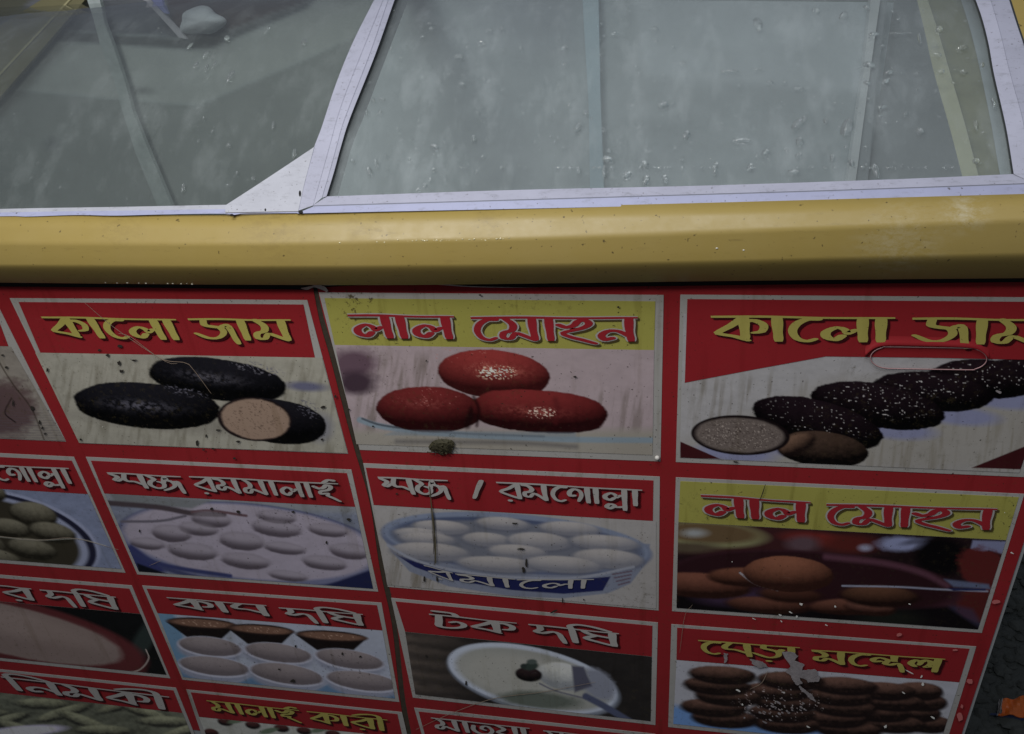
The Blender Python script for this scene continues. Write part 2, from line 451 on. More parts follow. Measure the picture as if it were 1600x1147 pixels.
# right hand side trim of the rim beyond the lid
def srows(px, off, n=40, ext=True):
    q = resample(px, n); a = [onS(u, v, off) for u, v in q]
    if ext:
        p, q_ = a[-1], a[-4]
        d = (p - q_); d = d / max(d[1], 1e-3)
        for y in (.36, .45, .6):
            if y > p[1]:
                x = p[0] + d[0] * (y - p[1]); a.append(np.array([x, y, gl(y) + off]))
        while len(a) < n + 3: a.append(a[-1] + np.array([0, .01, 0]))
    return np.array(a)

PIN_L = [(510, 307), (522, 268), (533, 228), (547, 184), (586, 86), (616, 1)]
PCR_L2 = [(503, 309), (515, 268), (526, 228), (539, 184), (577, 86), (606, 1)]
PCR_L = [(489, 321), (505, 264), (515, 228), (527, 184), (541, 143), (566, 80), (598, 1)]
POUT_L = [(464, 330), (477, 272), (491, 229), (502.5, 199), (525, 131), (551, 67), (584, 1)]
GK_L = [(528, 305), (540, 262), (553, 220), (571, 176), (590, 125), (609, 75), (638, 1)]
PIN_R = [(1584, 272), (1575, 215), (1568, 180), (1553, 115), (1545, 70), (1535, 30), (1525, 1)]
PCR_R = [(1612, 285), (1602, 215), (1596, 180), (1578, 115), (1566, 65), (1558, 35), (1548, 1)]
POUT_R = [(1650, 303), (1632, 215), (1623, 165), (1610, 110), (1600, 72), (1590, 42), (1577, 1)]
R_in = [(510, 307), (800, 297), (1100, 290), (1400, 280), (1584, 272)]
R_cr = [(489, 321), (800, 312), (1000, 306), (1300, 297), (1612, 286)]
R_bot = [(464, 333.5), (800, 326.5), (1000, 322), (1300, 314), (1650, 304)]

def build_lid():
    lid = empty('sliding_lid', (0, .1, -.2), root); lid['label'] = 'right sliding lid with white frame and wet misted pane'
    # posts
    def post(name, rows, mat):
        R_ = [srows(p, o) for p, o in rows]
        loft(name, R_, mat, lid, True)
    post('frame_post', [(POUT_L, -.004), (POUT_L, .004)], M_frame)
    loft('frame_post', [srows(POUT_L, .004), srows(PCR_L, .0065)], M_frame, lid)
    loft('frame_bevel', [srows(PCR_L, .0065), srows(PCR_L, .0061), srows(PCR_L2, .0060), srows(PCR_L2, .0056), srows(PIN_L, .004)], M_frame, lid, False)
    loft('glass_gasket', [srows(PIN_L, .004), srows([(u + 3, v) for u, v in PIN_L], -.001)], M_gasket, lid, False)
    loft('seal_strip', [srows([(u + 3, v) for u, v in PIN_L], -.0042), srows(GK_L, -.0052)], M_gasket2, lid, False)
    loft('frame_post', [srows(PIN_R, .004), srows(PCR_R, .0062)], M_frame, lid, False)
    loft('frame_bevel', [srows(PCR_R, .0062), srows([(u + 1, v) for u, v in PCR_R], .0058), srows(POUT_R, .004), srows([(u + .5, v) for u, v in POUT_R], -.004)], M_frame, lid, False)
    loft('glass_gasket', [srows([(u - 4, v) for u, v in PIN_R], -.001), srows(PIN_R, .004)], M_gasket, lid, False)
    # bottom rail: inner bevel, groove, flat lower face
    def br(px, off): return srows(px, off, 70, False)
    loft('bottom_rail_bevel', [br([(u, v) for u, v in R_in], -.002), br(R_in, .003), br(R_cr, .0062)], M_frame, lid, False)
    loft('bottom_rail_groove', [br(R_cr, .0062), br([(u, v + 1.0) for u, v in R_cr], .0056), br([(u, v + 1.9) for u, v in R_cr], .006)], M_crease, lid, False)
    loft('bottom_rail', [br([(u, v + 1.9) for u, v in R_cr], .006), br(R_bot, .0045), br([(u, v + .4) for u, v in R_bot], -.002)], M_frame2, lid, False)
    return lid
lid = build_lid()

def sheet_on_lid(name, x0f, x1f, off, thick, mat, parent, y0=.0, y1=.62):
    """curved pane between two X(Y) edges, with real thickness"""
    ny, nx = 44, 16; V = []; Fs = []
    ys = np.r_[np.linspace(y0, .33, 34), np.linspace(.36, y1, ny - 34)]
    for s_ in (0, 1):
        for y in ys:
            xa, xb = x0f(y), x1f(y)
            for i in range(nx):
                V.append((xa + (xb - xa) * i / (nx - 1), y, gl(y) + off - s_ * thick))
    n = nx
    for j in range(ny - 1):
        for i in range(nx - 1):
            a = j * n + i; Fs.append((a, a + 1, a + n + 1, a + n)); a += nx * ny; Fs.append((a, a + n, a + n + 1, a + 1))
    T = nx * ny
    for i in range(nx - 1):
        Fs.append((i + 1, i, i + T, i + 1 + T)); a = (ny - 1) * n + i; Fs.append((a, a + 1, a + 1 + T, a + T))
    for j in range(ny - 1):
        a = j * n; Fs.append((a, a + n, a + n + T, a + T)); a = j * n + n - 1; Fs.append((a + n, a, a + T, a + n + T))
    return mesh_obj(name, V, Fs, mat, parent, False)
def xedge(px):
    a = srows(px, 0.0); return lambda y: float(np.interp(y, a[:, 1], a[:, 0]))
xl_in = xedge(PIN_L); xr_in = xedge(PIN_R); xl_out = xedge(POUT_L)
sheet_on_lid('glass_pane', lambda y: xl_in(y) - .002, lambda y: xr_in(y) + .002, .0, .004, M_glassR, lid, -.003)

def build_left_lid():
    L = empty('sliding_lid', (-.6, .1, -.2), root); L['label'] = 'left sliding lid with bare glass and a triangular corner plate'
    sheet_on_lid('glass_pane', lambda y: XL + .02, lambda y: xl_out(y) + .004, -.006, .004, M_glassL, L, -.006)
    def br(px, off): return srows(px, off, 50, False)
    top = [(-260, 334), (0, 326.5), (200, 323), (353, 320), (400, 320)]
    mid = [(-260, 339), (0, 332), (200, 329), (353, 327), (466, 327)]
    bot = [(-260, 345), (0, 338), (40, 338.5), (120, 336), (180, 337), (260, 335), (353, 334), (372, 338), (380, 333.5), (466, 333)]
    loft('bottom_rail', [br(top, -.006), br(top, .002), br(mid, .004)], M_plate, L, False)
    loft('bottom_rail_face', [br(mid, .004), br(bot, .0035), br([(u, v + .4) for u, v in bot], -.003)], M_frame2, L, False)
    # far left end of the rail out to the freezer end
    # corner plate
    pl = [(352, 321), (400, 290), (450, 257), (491, 229.5), (486, 248), (476, 285), (466, 330), (400, 331), (352, 332)]
    Vf = [onS(u, v, .0048) for u, v in pl]
    V, Fs = prism(Vf, np.array([0, .0012, -.0028]))
    cp = mesh_obj('corner_plate', V, Fs, M_plate, L)
    # screw holes
    for (u, v, r, st) in ((468.5, 302, 2.6, 1.7), (414.5, 327.5, 1.9, 1.0), (470, 331, 5, .35), (362, 335.5, 4, .35)):
        c = onS(u, v, .0048)
        e = [onS(u + r * math.cos(t) * .7, v + r * st * math.sin(t), .0052) for t in np.linspace(0, 2 * math.pi, 11)[:-1]]
        V, Fs = prism(e, np.array([0, 0, -.0006])); mesh_obj('screw_hole', V, Fs, M_dark, cp)
    return L
left_lid = build_left_lid()

def build_side_trim():
    # yellow plastic cheek right of the lid
    A = srows([(u + 3, v) for u, v in POUT_R], .001)
    B = A.copy(); B[:, 0] = XR + .018
    C = B.copy(); C[:, 2] -= .05
    loft('side_cheek', [A, B, C], M_lip, root, False)
    D0 = srows([(u, v) for u, v in POUT_R], .001); D1 = srows([(u + 3.2, v) for u, v in POUT_R], .0012)
    loft('cheek_gasket', [D0, D1], M_gasket, root, False)
build_side_trim()

# ------------------------------------------------------------------ the cold well seen through the glass
YW = .38
def wallpoly(name, pts, col, lift, parent, rough=.55, vary=(14, .82), thick=.004):
    m = simple('well_' + name, tuple(min(.92, x * 1.2) for x in col), rough, vary=vary)
    pf = [onY(u, v, YW - lift) for u, v in pts]
    V, Fs = prism(pf, np.array([0, thick, 0])); return mesh_obj(name, V, Fs, m, parent)
def build_well():
    V, Fs = box_vf(XL + .055, XR - .055, YW, YW + .02, GROUND_Z + .11, gl(.5) - .012)
    s_noise = lambda u, v: fbm(u / 60, v / 22, 5, 5) - .5 + .6 * (fbm(u / 12, v / 30, 9, 4) - .5)
    well = mesh_obj('well_liner', V, Fs, simple('well_liner_plastic', (.27, .30, .29), .5, vary=(7, .75)), root)
    xs = float(onY(1382, 110, .37)[0]); prof = [(.055, GROUND_Z + .11), (.055, gl(.055) - .035)] + [(y, float(gl(y)) - .035) for y in (.12, .2, .28)] + [(YW - .0065, float(gl(YW)) - .02), (YW - .0065, GROUND_Z + .11)]
    V, Fs = prism([np.array([xs, y, z]) for y, z in prof], np.array([.012, 0, 0])); mesh_obj('well_side', V, Fs, simple('well_side_plastic', (.36, .385, .39), .5, vary=(12, .8)), well)
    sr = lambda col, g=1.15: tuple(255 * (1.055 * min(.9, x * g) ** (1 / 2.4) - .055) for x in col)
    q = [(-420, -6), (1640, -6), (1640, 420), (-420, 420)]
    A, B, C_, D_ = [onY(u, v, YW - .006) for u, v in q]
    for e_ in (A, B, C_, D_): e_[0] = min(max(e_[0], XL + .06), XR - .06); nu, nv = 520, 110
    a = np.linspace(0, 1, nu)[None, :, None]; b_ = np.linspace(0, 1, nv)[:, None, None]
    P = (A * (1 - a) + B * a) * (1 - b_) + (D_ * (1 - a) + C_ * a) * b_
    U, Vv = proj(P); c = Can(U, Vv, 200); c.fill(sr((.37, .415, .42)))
    # reflections in the lid glass, painted onto the wall as soft-edged patches
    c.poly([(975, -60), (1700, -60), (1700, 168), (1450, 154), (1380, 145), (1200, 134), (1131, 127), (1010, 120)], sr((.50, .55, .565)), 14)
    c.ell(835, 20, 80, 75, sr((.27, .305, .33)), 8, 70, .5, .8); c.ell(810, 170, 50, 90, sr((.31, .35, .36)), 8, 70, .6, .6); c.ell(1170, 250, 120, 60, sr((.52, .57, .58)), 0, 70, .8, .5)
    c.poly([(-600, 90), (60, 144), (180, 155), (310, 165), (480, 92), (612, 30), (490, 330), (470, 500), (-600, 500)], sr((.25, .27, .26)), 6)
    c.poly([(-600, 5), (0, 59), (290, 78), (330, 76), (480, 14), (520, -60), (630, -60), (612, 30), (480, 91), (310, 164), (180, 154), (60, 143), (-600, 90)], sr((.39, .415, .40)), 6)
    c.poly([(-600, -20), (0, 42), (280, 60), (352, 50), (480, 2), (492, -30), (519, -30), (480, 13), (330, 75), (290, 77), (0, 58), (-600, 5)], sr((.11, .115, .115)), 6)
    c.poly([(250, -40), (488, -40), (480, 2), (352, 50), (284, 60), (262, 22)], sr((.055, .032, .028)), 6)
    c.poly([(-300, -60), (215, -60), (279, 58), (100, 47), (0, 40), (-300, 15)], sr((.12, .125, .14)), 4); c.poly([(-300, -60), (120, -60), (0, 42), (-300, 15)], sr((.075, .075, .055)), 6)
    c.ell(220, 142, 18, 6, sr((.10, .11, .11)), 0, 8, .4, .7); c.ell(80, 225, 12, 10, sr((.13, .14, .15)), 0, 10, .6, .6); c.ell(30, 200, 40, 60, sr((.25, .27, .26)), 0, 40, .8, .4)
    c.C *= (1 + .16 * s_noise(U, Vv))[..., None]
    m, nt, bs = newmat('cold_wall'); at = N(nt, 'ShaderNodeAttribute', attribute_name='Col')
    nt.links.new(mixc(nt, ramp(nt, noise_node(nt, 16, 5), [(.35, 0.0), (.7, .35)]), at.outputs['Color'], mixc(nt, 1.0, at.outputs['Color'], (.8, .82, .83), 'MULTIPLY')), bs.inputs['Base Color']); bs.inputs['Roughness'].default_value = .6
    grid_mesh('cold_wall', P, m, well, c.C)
    wallpoly('vertical_divider', [(910, -4), (935, -4), (938, 150), (948, 420), (924, 420), (920, 169)], (.40, .52, .57), .020, well, thick=.012)
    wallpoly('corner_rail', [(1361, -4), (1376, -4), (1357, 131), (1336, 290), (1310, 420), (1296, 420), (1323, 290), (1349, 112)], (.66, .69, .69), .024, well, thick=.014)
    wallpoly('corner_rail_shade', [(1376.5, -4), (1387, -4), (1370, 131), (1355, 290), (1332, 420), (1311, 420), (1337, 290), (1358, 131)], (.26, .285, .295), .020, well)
    # left: pale sliver and blue wedge stand in for the post's reflection
    wallpoly('post_reflection', [(222.5, -4), (232, -4), (292, 61), (280, 59)], (.42, .41, .44), .016, well)
    wallpoly('blue_wedge', [(233, -4), (251, -4), (263, 22), (256, 20)], (.22, .24, .52), .016, well)
    wallpoly('olive_bar', [(70, -4), (136, -4), (0, 152), (-130, 300), (-130, 160), (0, 40)], (.16, .145, .075), .022, well, thick=.01)
    wallpoly('olive_bar_line', [(110, -4), (114, -4), (0, 118), (-120, 246), (-120, 241), (0, 113)], (.34, .31, .17), .023, well, thick=.0008)
    ws = [(135, -4), (155, -4), (163, 35), (178, 75), (196, 130), (208, 175), (228, 225), (268, 320), (300, 420), (278, 420), (245, 320), (212, 240), (190, 170), (178, 125), (157, 72), (146, 30)]
    wallpoly('pale_strip', ws, (.36, .40, .39), .026, well, vary=(90, .72), thick=.006)  # pale strip along a vertical edge of the well
    # pale lump for the white blob in the left pane: cloud outline
    P = []
    for t in np.linspace(0, 2 * math.pi, 34)[:-1]:
        r = 1 + .10 * math.sin(3 * t + .6) + .07 * math.sin(5 * t + 2)
        P.append((315 + 35 * r * math.cos(t), 33 + 22 * r * math.sin(t)))
    mfr = simple('pale_lump_white', (.66, .69, .72), .8, vary=(60, .85), bumpv=(120, .5))
    rings = [(1, 0), (.85, .008), (.55, .014), (.1, .017)]
    V = []; Fs = []; n = len(P)
    for s_, h in rings:
        for (u, v) in P: V.append(onY(315 + (u - 315) * s_, 33 + (v - 33) * s_, YW - .014 - h))
    for r in range(3):
        for i in range(n): a = r * n + i; b_ = r * n + (i + 1) % n; Fs.append((a, b_, b_ + n, a + n))
    Fs.append(tuple(range(3 * n, 4 * n)))
    mesh_obj('pale_lump', V, Fs, mfr, well, True)
    # inner olive rim following the right side of the lid, below the glass
    def sl(px, off): return srows(px, off)
    a = [(1504, 277), (1484, 200), (1459, 112), (1445, 50), (1433, 1)]; b_ = [(1529, 275), (1508, 195), (1484, 112), (1466, 50), (1450, 1)]
    c = [(1562, 270), (1549, 195), (1532, 112), (1517, 50), (1502, 1)]
    a = [(1514, 312)] + a; b_ = [(1539, 310)] + b_; c = [(1571, 305)] + c
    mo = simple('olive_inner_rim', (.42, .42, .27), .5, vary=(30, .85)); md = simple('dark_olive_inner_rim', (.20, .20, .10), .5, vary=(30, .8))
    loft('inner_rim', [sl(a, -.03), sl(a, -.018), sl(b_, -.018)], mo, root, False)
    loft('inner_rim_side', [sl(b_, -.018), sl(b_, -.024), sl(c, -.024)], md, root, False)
    loft('inner_rim_flange', [sl(c, -.022), sl([(u + 50, v) for u, v in c], -.022)], M_liner, root, False)

# ------------------------------------------------------------------ water on the glass
def surf_frame(P):
    y = P[1]; s = .72 - 2.26 * min(y - .008, .3186)
    t = np.array([0, 1, s]); t /= np.linalg.norm(t); n = np.array([0, -s, 1.0]); n /= np.linalg.norm(n)
    return np.array([1.0, 0, 0]), t, n
def drops(name, items, off, mat, parent, label):
    V = []; Fs = []
    for (u, v, ru, rv, hgt) in items:
        P = onS(u, v, off); ex, et, en = surf_frame(P)
        # size on the surface from size in px
        k = np.linalg.norm(P - CAM) / F
        rx = ru * k; ry = rv * k * 1.9; h = min(rx, ry) * hgt
        n = 12; o = len(V); ph = random.uniform(-.5, .5)
        wob = [1 + .22 * math.sin(2 * math.pi * j / n * 2 + ph * 9) + random.uniform(-.08, .08) for j in range(n)]
        for rr, hh in ((1.0, 0.02), (.86, .5), (.6, .82), (.28, .98)):
            for j in range(n):
                a = 2 * math.pi * j / n
                V.append(P + ex * rx * rr * wob[j] * math.cos(a) + et * ry * rr * wob[j] * math.sin(a) + en * h * hh)
        V.append(P + en * h)
        for r in range(3):
            for j in range(n):
                a = o + r * n + j; b_ = o + r * n + (j + 1) % n; Fs.append((a, b_, b_ + n, a + n))
        for j in range(n): Fs.append((o + 3 * n + j, o + 3 * n + (j + 1) % n, o + 4 * n))
    ob = mesh_obj(name, V, Fs, mat, parent, True); ob['kind'] = 'stuff'; ob['label'] = label
known = [(565, 90, 3, 2), (583, 157, 4, 2.2), (597, 156, 5, 2), (573, 176, 3, 3), (594, 175, 3, 3), (612, 76, 3, 2), (717, 89, 7, 2.5), (722, 132, 4, 2), (660, 58, 3, 2), (674, 45, 4, 2), (752, 67, 6, 2.2),
 (765, 48, 5, 2), (784, 44, 3, 3), (814, 75, 3, 2), (882, 76, 6, 3), (881, 101, 4, 2), (915, 177, 4, 3), (903, 200, 6, 4), (1036, 165, 7, 4), (960, 53, 6, 2), (1051, 73, 3, 2), (1023, 46, 5, 3), (1067, 99, 6, 1.5),
 (1140, 112, 12, 2), (1183, 109, 8, 1.2), (1184, 38, 6, 9), (1203, 129, 5, 2), (1248, 138, 9, 1.5), (1275, 18, 6, 3), (1318, 26, 7, 4), (1354, 12, 4, 2), (1365, 54, 6, 2), (1357, 102, 8, 3), (1355, 130, 5, 2), (1389, 113, 6, 2),
 (1384, 127, 5, 2.5), (1379, 167, 7, 2), (1415, 178, 4, 2), (1437, 205, 5, 3), (1368, 267, 5, 7), (1323, 200, 9, 9), (1246, 196, 9, 5), (1257, 186, 4, 2), (1290, 190, 4, 3), (1249, 222, 6, 4), (1196, 239, 6, 3), (1228, 234, 2, 2),
 (1248, 243, 4, 2.5), (1300, 247, 4, 3), (1330, 255, 5, 3), (1172, 262, 4, 4), (1158, 220, 12, 2.5), (1117, 264, 5, 6), (1066, 249, 3, 2), (1039, 280, 5, 4), (1007, 257, 8, 3), (1009, 282, 5, 6), (979, 274, 8, 3.5), (950, 249, 9, 3),
 (944, 268, 4, 5), (904, 267, 4, 3), (952, 236, 4, 2), (1072, 212, 7, 4), (1240, 269, 8, 2.5), (680, 230, 7, 3), (740, 217, 4, 3), (678, 265, 3, 2), (664, 290, 4, 2), (654, 297, 3, 2), (744, 268, 2, 2), (672, 280, 2, 2), (588, 256, 4, 4),
 (577, 268, 5, 4), (551, 252, 3, 2), (603, 243, 2, 2), (640, 249, 2, 2), (1467, 47, 6, 3), (1463, 86, 6, 2.5), (1503, 76, 7, 3), (1470, 112, 6, 2), (1524, 196, 4, 4), (1534, 102, 4, 2), (1525, 252, 4, 3), (1552, 160, 3, 4), (1505, 113, 5, 2), (1437, 60, 2, 8), (1406, 52, 18, 1.2)]
items = [(u, v, ru * .95, rv * .95, .9) for u, v, ru, rv in known]
for k in range(230):
    u = random.uniform(560, 1540); v = 300 - 290 * random.random() ** 1.5
    if v < 8: continue
    r = random.uniform(.5, 1.5); items.append((u, min(v, 262), r * random.uniform(1, 2.2), r * .8, .6))
drops('water_drops', items, .0001, M_water, lid, 'scattered drops of water on the right pane')
kl = [(370, 270, 2.3, 2), (357, 289, 3, 1.5), (396, 279, 4, 3), (475, 66, 5, 6), (418, 47, 4, 7), (355, 60, 5, 5), (297, 72, 3, 6), (322, 85, 4, 6), (306, 102, 3, 6), (323, 106, 3, 5), (335, 101, 2.5, 6), (360, 120, 5, 8), (332, 205, 2.5, 2), (357, 227, 4, 3), (310, 220, 2, 2), (318, 184, 2, 2), (427, 195, 3, 5), (460, 240, 5, 5), (286, 294, 3, 6)]
items = [(u, v, ru * .8, rv * .8, .8) for u, v, ru, rv in kl]
for k in range(40):
    r = random.uniform(.4, 1.0); items.append((random.uniform(220, 470), random.uniform(20, 225), r, r, .6))
drops('water_drops', items, -.0059, M_water, left_lid, 'drips and drops of water on the left pane')

# ================================================================== PRINTED FRONT
EPS = 4e-6
def PP(u, v, off): return onY(u, v, -off)
def quad_grid(q, nu, nv, off):
    """grid over a quad given in photo pixels, laid out evenly on the panel"""
    A, B, C, D_ = [PP(u, v, off) for u, v in q]
    a = np.linspace(0, 1, nu)[None, :, None]; b_ = np.linspace(0, 1, nv)[:, None, None]
    P = (A * (1 - a) + B * a) * (1 - b_) + (D_ * (1 - a) + C * a) * b_
    return P
def grid_faces(nu, nv):
    i, j = np.meshgrid(np.arange(nu - 1), np.arange(nv - 1)); a = (j * nu + i).ravel()
    return np.stack([a, a + nu, a + nu + 1, a + 1], 1)
def grid_mesh(name, P, mat, parent, colors=None):
    nv, nu = P.shape[:2]; V = P.reshape(-1, 3).astype(np.float32); Fc = grid_faces(nu, nv).astype(np.int32)
    me = bpy.data.meshes.new(name); me.vertices.add(len(V)); me.vertices.foreach_set('co', V.ravel())
    me.loops.add(Fc.size); me.loops.foreach_set('vertex_index', Fc.ravel())
    me.polygons.add(len(Fc)); me.polygons.foreach_set('loop_start', np.arange(0, Fc.size, 4, dtype=np.int32)); me.polygons.foreach_set('loop_total', np.full(len(Fc), 4, np.int32))
    if colors is not None:
        at = me.color_attributes.new('Col', 'FLOAT_COLOR', 'POINT'); c4 = np.ones((len(V), 4), np.float32); c4[:, :3] = colors.reshape(-1, 3); at.data.foreach_set('color', c4.ravel())
    me.materials.append(mat); me.update(); me.validate()
    o = bpy.data.objects.new(name, me); COL.objects.link(o); attach(o, parent); return o
def flat_quad(name, q, off, mat, parent, thick=.0002):
    pf = [PP(u, v, off) for u, v in q]; V, Fs = prism(pf, np.array([0, thick, 0])); return mesh_obj(name, V, Fs, mat, parent)

# ---- painter working in photo pixels, evaluated at the mesh vertices
def vnoise(x, y, seed):
    r = np.random.RandomState(seed); T = r.rand(64, 64)
    xi = np.floor(x).astype(int); yi = np.floor(y).astype(int); fx = x - xi; fy = y - yi; fx = fx * fx * (3 - 2 * fx); fy = fy * fy * (3 - 2 * fy)
    g = lambda a, b_: T[a % 64, b_ % 64]
    return (g(xi, yi) * (1 - fx) + g(xi + 1, yi) * fx) * (1 - fy) + (g(xi, yi + 1) * (1 - fx) + g(xi + 1, yi + 1) * fx) * fy
def fbm(x, y, seed, o=4):
    s = 0; a = .5
    for k in range(o): s = s + a * vnoise(x * 2 ** k, y * 2 ** k, seed + k); a *= .5
    return s
class Can:
    p = 2.0
    def __init__(s, U, V, white):
        s.U, s.V = U, V; s.C = np.zeros(U.shape + (3,)); s.k = .40 / float(lin(white))
        s.n1 = fbm(U / 22, V / 10, 3) - .47; s.n2 = fbm(U / 6, V / 3.6, 11, 5) - .47; s.n3 = vnoise(U / 1.7, V / 1.2, 23) - .5
    def mixin(s, a, col):
        a = np.clip(a, 0, 1)[..., None]; s.C = s.C * (1 - a) + np.asarray(col) * a
    def fill(s, c): s.C[...] = lin(c)
    def edist(s, cx, cy, rx, ry, ang=0, wob=0):
        t = math.radians(ang); dx = s.U - cx; dy = s.V - cy
        a = (dx * math.cos(t) + dy * math.sin(t)) / rx; b_ = (-dx * math.sin(t) + dy * math.cos(t)) / ry
        r = (np.abs(a) ** s.p + np.abs(b_) ** s.p) ** (1 / s.p) * (1 + wob * s.n1 + wob * .6 * s.n2)
        return a, b_, r
    def ell(s, cx, cy, rx, ry, col, ang=0, soft=1.2, wob=0, op=1):
        a, b_, r = s.edist(cx, cy, rx, ry, ang, wob); m = min(rx, ry)
        s.mixin(op * np.clip((1 - r) * m / soft + .5, 0, 1), lin(col))
    def ball(s, cx, cy, rx, ry, light, dark, ang=0, soft=1.3, wob=.06, hl=None, hlp=(-.15, -.25), tex=.5, ld=(-.15, -.75, .55), op=1):
        a, b_, r = s.edist(cx, cy, rx, ry, ang, wob); m = min(rx, ry)
        nz = np.sqrt(np.clip(1 - np.minimum(r, 1) ** 2, 0, 1)); sh = np.clip(a * ld[0] + b_ * ld[1] + nz * ld[2], 0, 1) / .93
        sh = np.clip(sh + tex * (s.n2 * .7 + s.n3 * .25), 0, 1)[..., None]
        c = lin(dark) * (1 - sh) + lin(light) * sh
        if hl is not None:
            h = np.exp(-(((a - hlp[0]) / .42) ** 2 + ((b_ - hlp[1]) / .22) ** 2)) * np.clip(.4 + 3.2 * (s.n2 + s.n3 * .35), 0, 1)
            c = c * (1 - h[..., None]) + lin(hl) * h[..., None]
        s.mixin(op * np.clip((1 - r) * m / soft + .5, 0, 1), c)
    def lump(s, cx, cy, rx, ry, dark, ang=0, wob=.08, op=.9):
        a, b_, r = s.edist(cx, cy, rx, ry, ang, wob); t = np.clip((b_ + .35 + .25 * a * a) / 1.1, 0, 1); t = t * t * (3 - 2 * t)
        s.mixin(op * t * np.clip((1 - r) * min(rx, ry) / 2.2 + .5, 0, 1), lin(dark)); s.mixin(.12 * np.clip(1 - abs(r - 1) * 5, 0, 1) * np.clip(.6 - b_, 0, 1), lin(dark))
    def poly(s, pts, col, soft=1.0, op=1):
        P = np.array(pts, float); U, V = s.U, s.V; d = np.full(U.shape, 1e9); ins = np.zeros(U.shape, bool)
        for (x1, y1), (x2, y2) in zip(P, np.roll(P, -1, 0)):
            ex, ey = x2 - x1, y2 - y1; t = np.clip(((U - x1) * ex + (V - y1) * ey) / (ex * ex + ey * ey + 1e-9), 0, 1)
            d = np.minimum(d, np.hypot(U - x1 - t * ex, V - y1 - t * ey))
            c = ((y1 > V) != (y2 > V)) & (U < (x2 - x1) * (V - y1) / ((y2 - y1) if y2 != y1 else 1e-9) + x1); ins ^= c
        s.mixin(op * np.clip(np.where(ins, d, -d) / soft + .5, 0, 1), lin(col))
    def line(s, pts, w, col, soft=1.0, op=1):
        P = resample(pts, 24) if len(pts) > 2 else np.array(pts, float); d = np.full(s.U.shape, 1e9)
        for (x1, y1), (x2, y2) in zip(P[:-1], P[1:]):
            ex, ey = x2 - x1, y2 - y1; t = np.clip(((s.U - x1) * ex + (s.V - y1) * ey) / (ex * ex + ey * ey + 1e-9), 0, 1)
            d = np.minimum(d, np.hypot(s.U - x1 - t * ex, s.V - y1 - t * ey))
        s.mixin(op * np.clip((w / 2 - d) / soft + .5, 0, 1), lin(col))
    def ring(s, cx, cy, rx, ry, w, col, ang=0, soft=1.2, op=1):
        a, b_, r = s.edist(cx, cy, rx, ry, ang); m = min(rx, ry)
        s.mixin(op * np.clip((w / 2 - abs(r - 1) * m * 1.0) / soft + .5, 0, 1), lin(col))
    def flecks(s, region, col, thr, op=.9, seed=41, sc=(2.4, 1.3)):
        n = vnoise(s.U / sc[0], s.V / sc[1], seed); s.mixin(op * np.clip((n - thr) * 9, 0, 1) * region, lin(col))
    def reg(s, cx, cy, rx, ry, ang=0, soft=.3):
        a, b_, r = s.edist(cx, cy, rx, ry, ang); return np.clip((1 - r) / soft, 0, 1)
    def streaks(s, x0, x1, y0, amt=.5, seed=91):
        n = fbm(s.U / 6.5 + s.V * .02, s.V / 60, seed, 5); reg = np.clip((s.U - x0) / 40, 0, 1) * np.clip((x1 - s.U) / 40, 0, 1) * np.clip((s.V - y0) / 20, 0, 1)
        s.mixin(amt * reg * np.clip((n - .48) * 4, 0, 1), lin((74, 66, 48)))
    def mottle(s, amp, k=1): s.C *= (1 + amp * (s.n1 + s.n2 * .6))[..., None]
    def out(s):
        g = s.C.mean(-1, keepdims=True); s.C = g + (s.C - g) * .70
        return np.clip(.40 * (s.C * s.k / .40) ** 1.36, 0.0015, .85)

def p_black_sweets(c):
    c.fill((124, 121, 110)); c.mottle(.18); c.streaks(60, 560, 555, .35)
    c.ell(478, 604, 30, 7, (84, 84, 102), 4, 6); c.ell(300, 664, 170, 12, (104, 100, 92), 5, 12, op=.6); c.ell(500, 668, 20, 22, (98, 98, 108), 0, 14, op=.7)
    c.p = 2.2; c.ball(340, 593, 107, 32, (34, 33, 40), (9, 9, 12), 8, hl=(78, 76, 84), hlp=(-.1, -.05), tex=.45, wob=.06)
    c.flecks(c.reg(400, 575, 50, 10, 12), (92, 90, 98), .66)
    c.ball(230, 634, 114, 35, (34, 33, 40), (9, 9, 12), 5, hl=(84, 82, 92), hlp=(-.1, .02), tex=.45, wob=.06)
    c.flecks(c.reg(290, 612, 40, 8, 12), (86, 84, 94), .66)
    c.ball(428, 658, 82, 34, (34, 32, 39), (9, 9, 12), 8, tex=.45); c.p = 2.0
    c.flecks(c.reg(480, 640, 24, 16, 30), (84, 82, 92), .68)
    c.ell(398, 655, 58, 34, (38, 28, 30), 6, 1.5); c.ell(399, 655, 54, 31, (122, 103, 88), 6, 2.5, .08); c.flecks(c.reg(398, 655, 52, 30), (82, 66, 56), .72, .6)
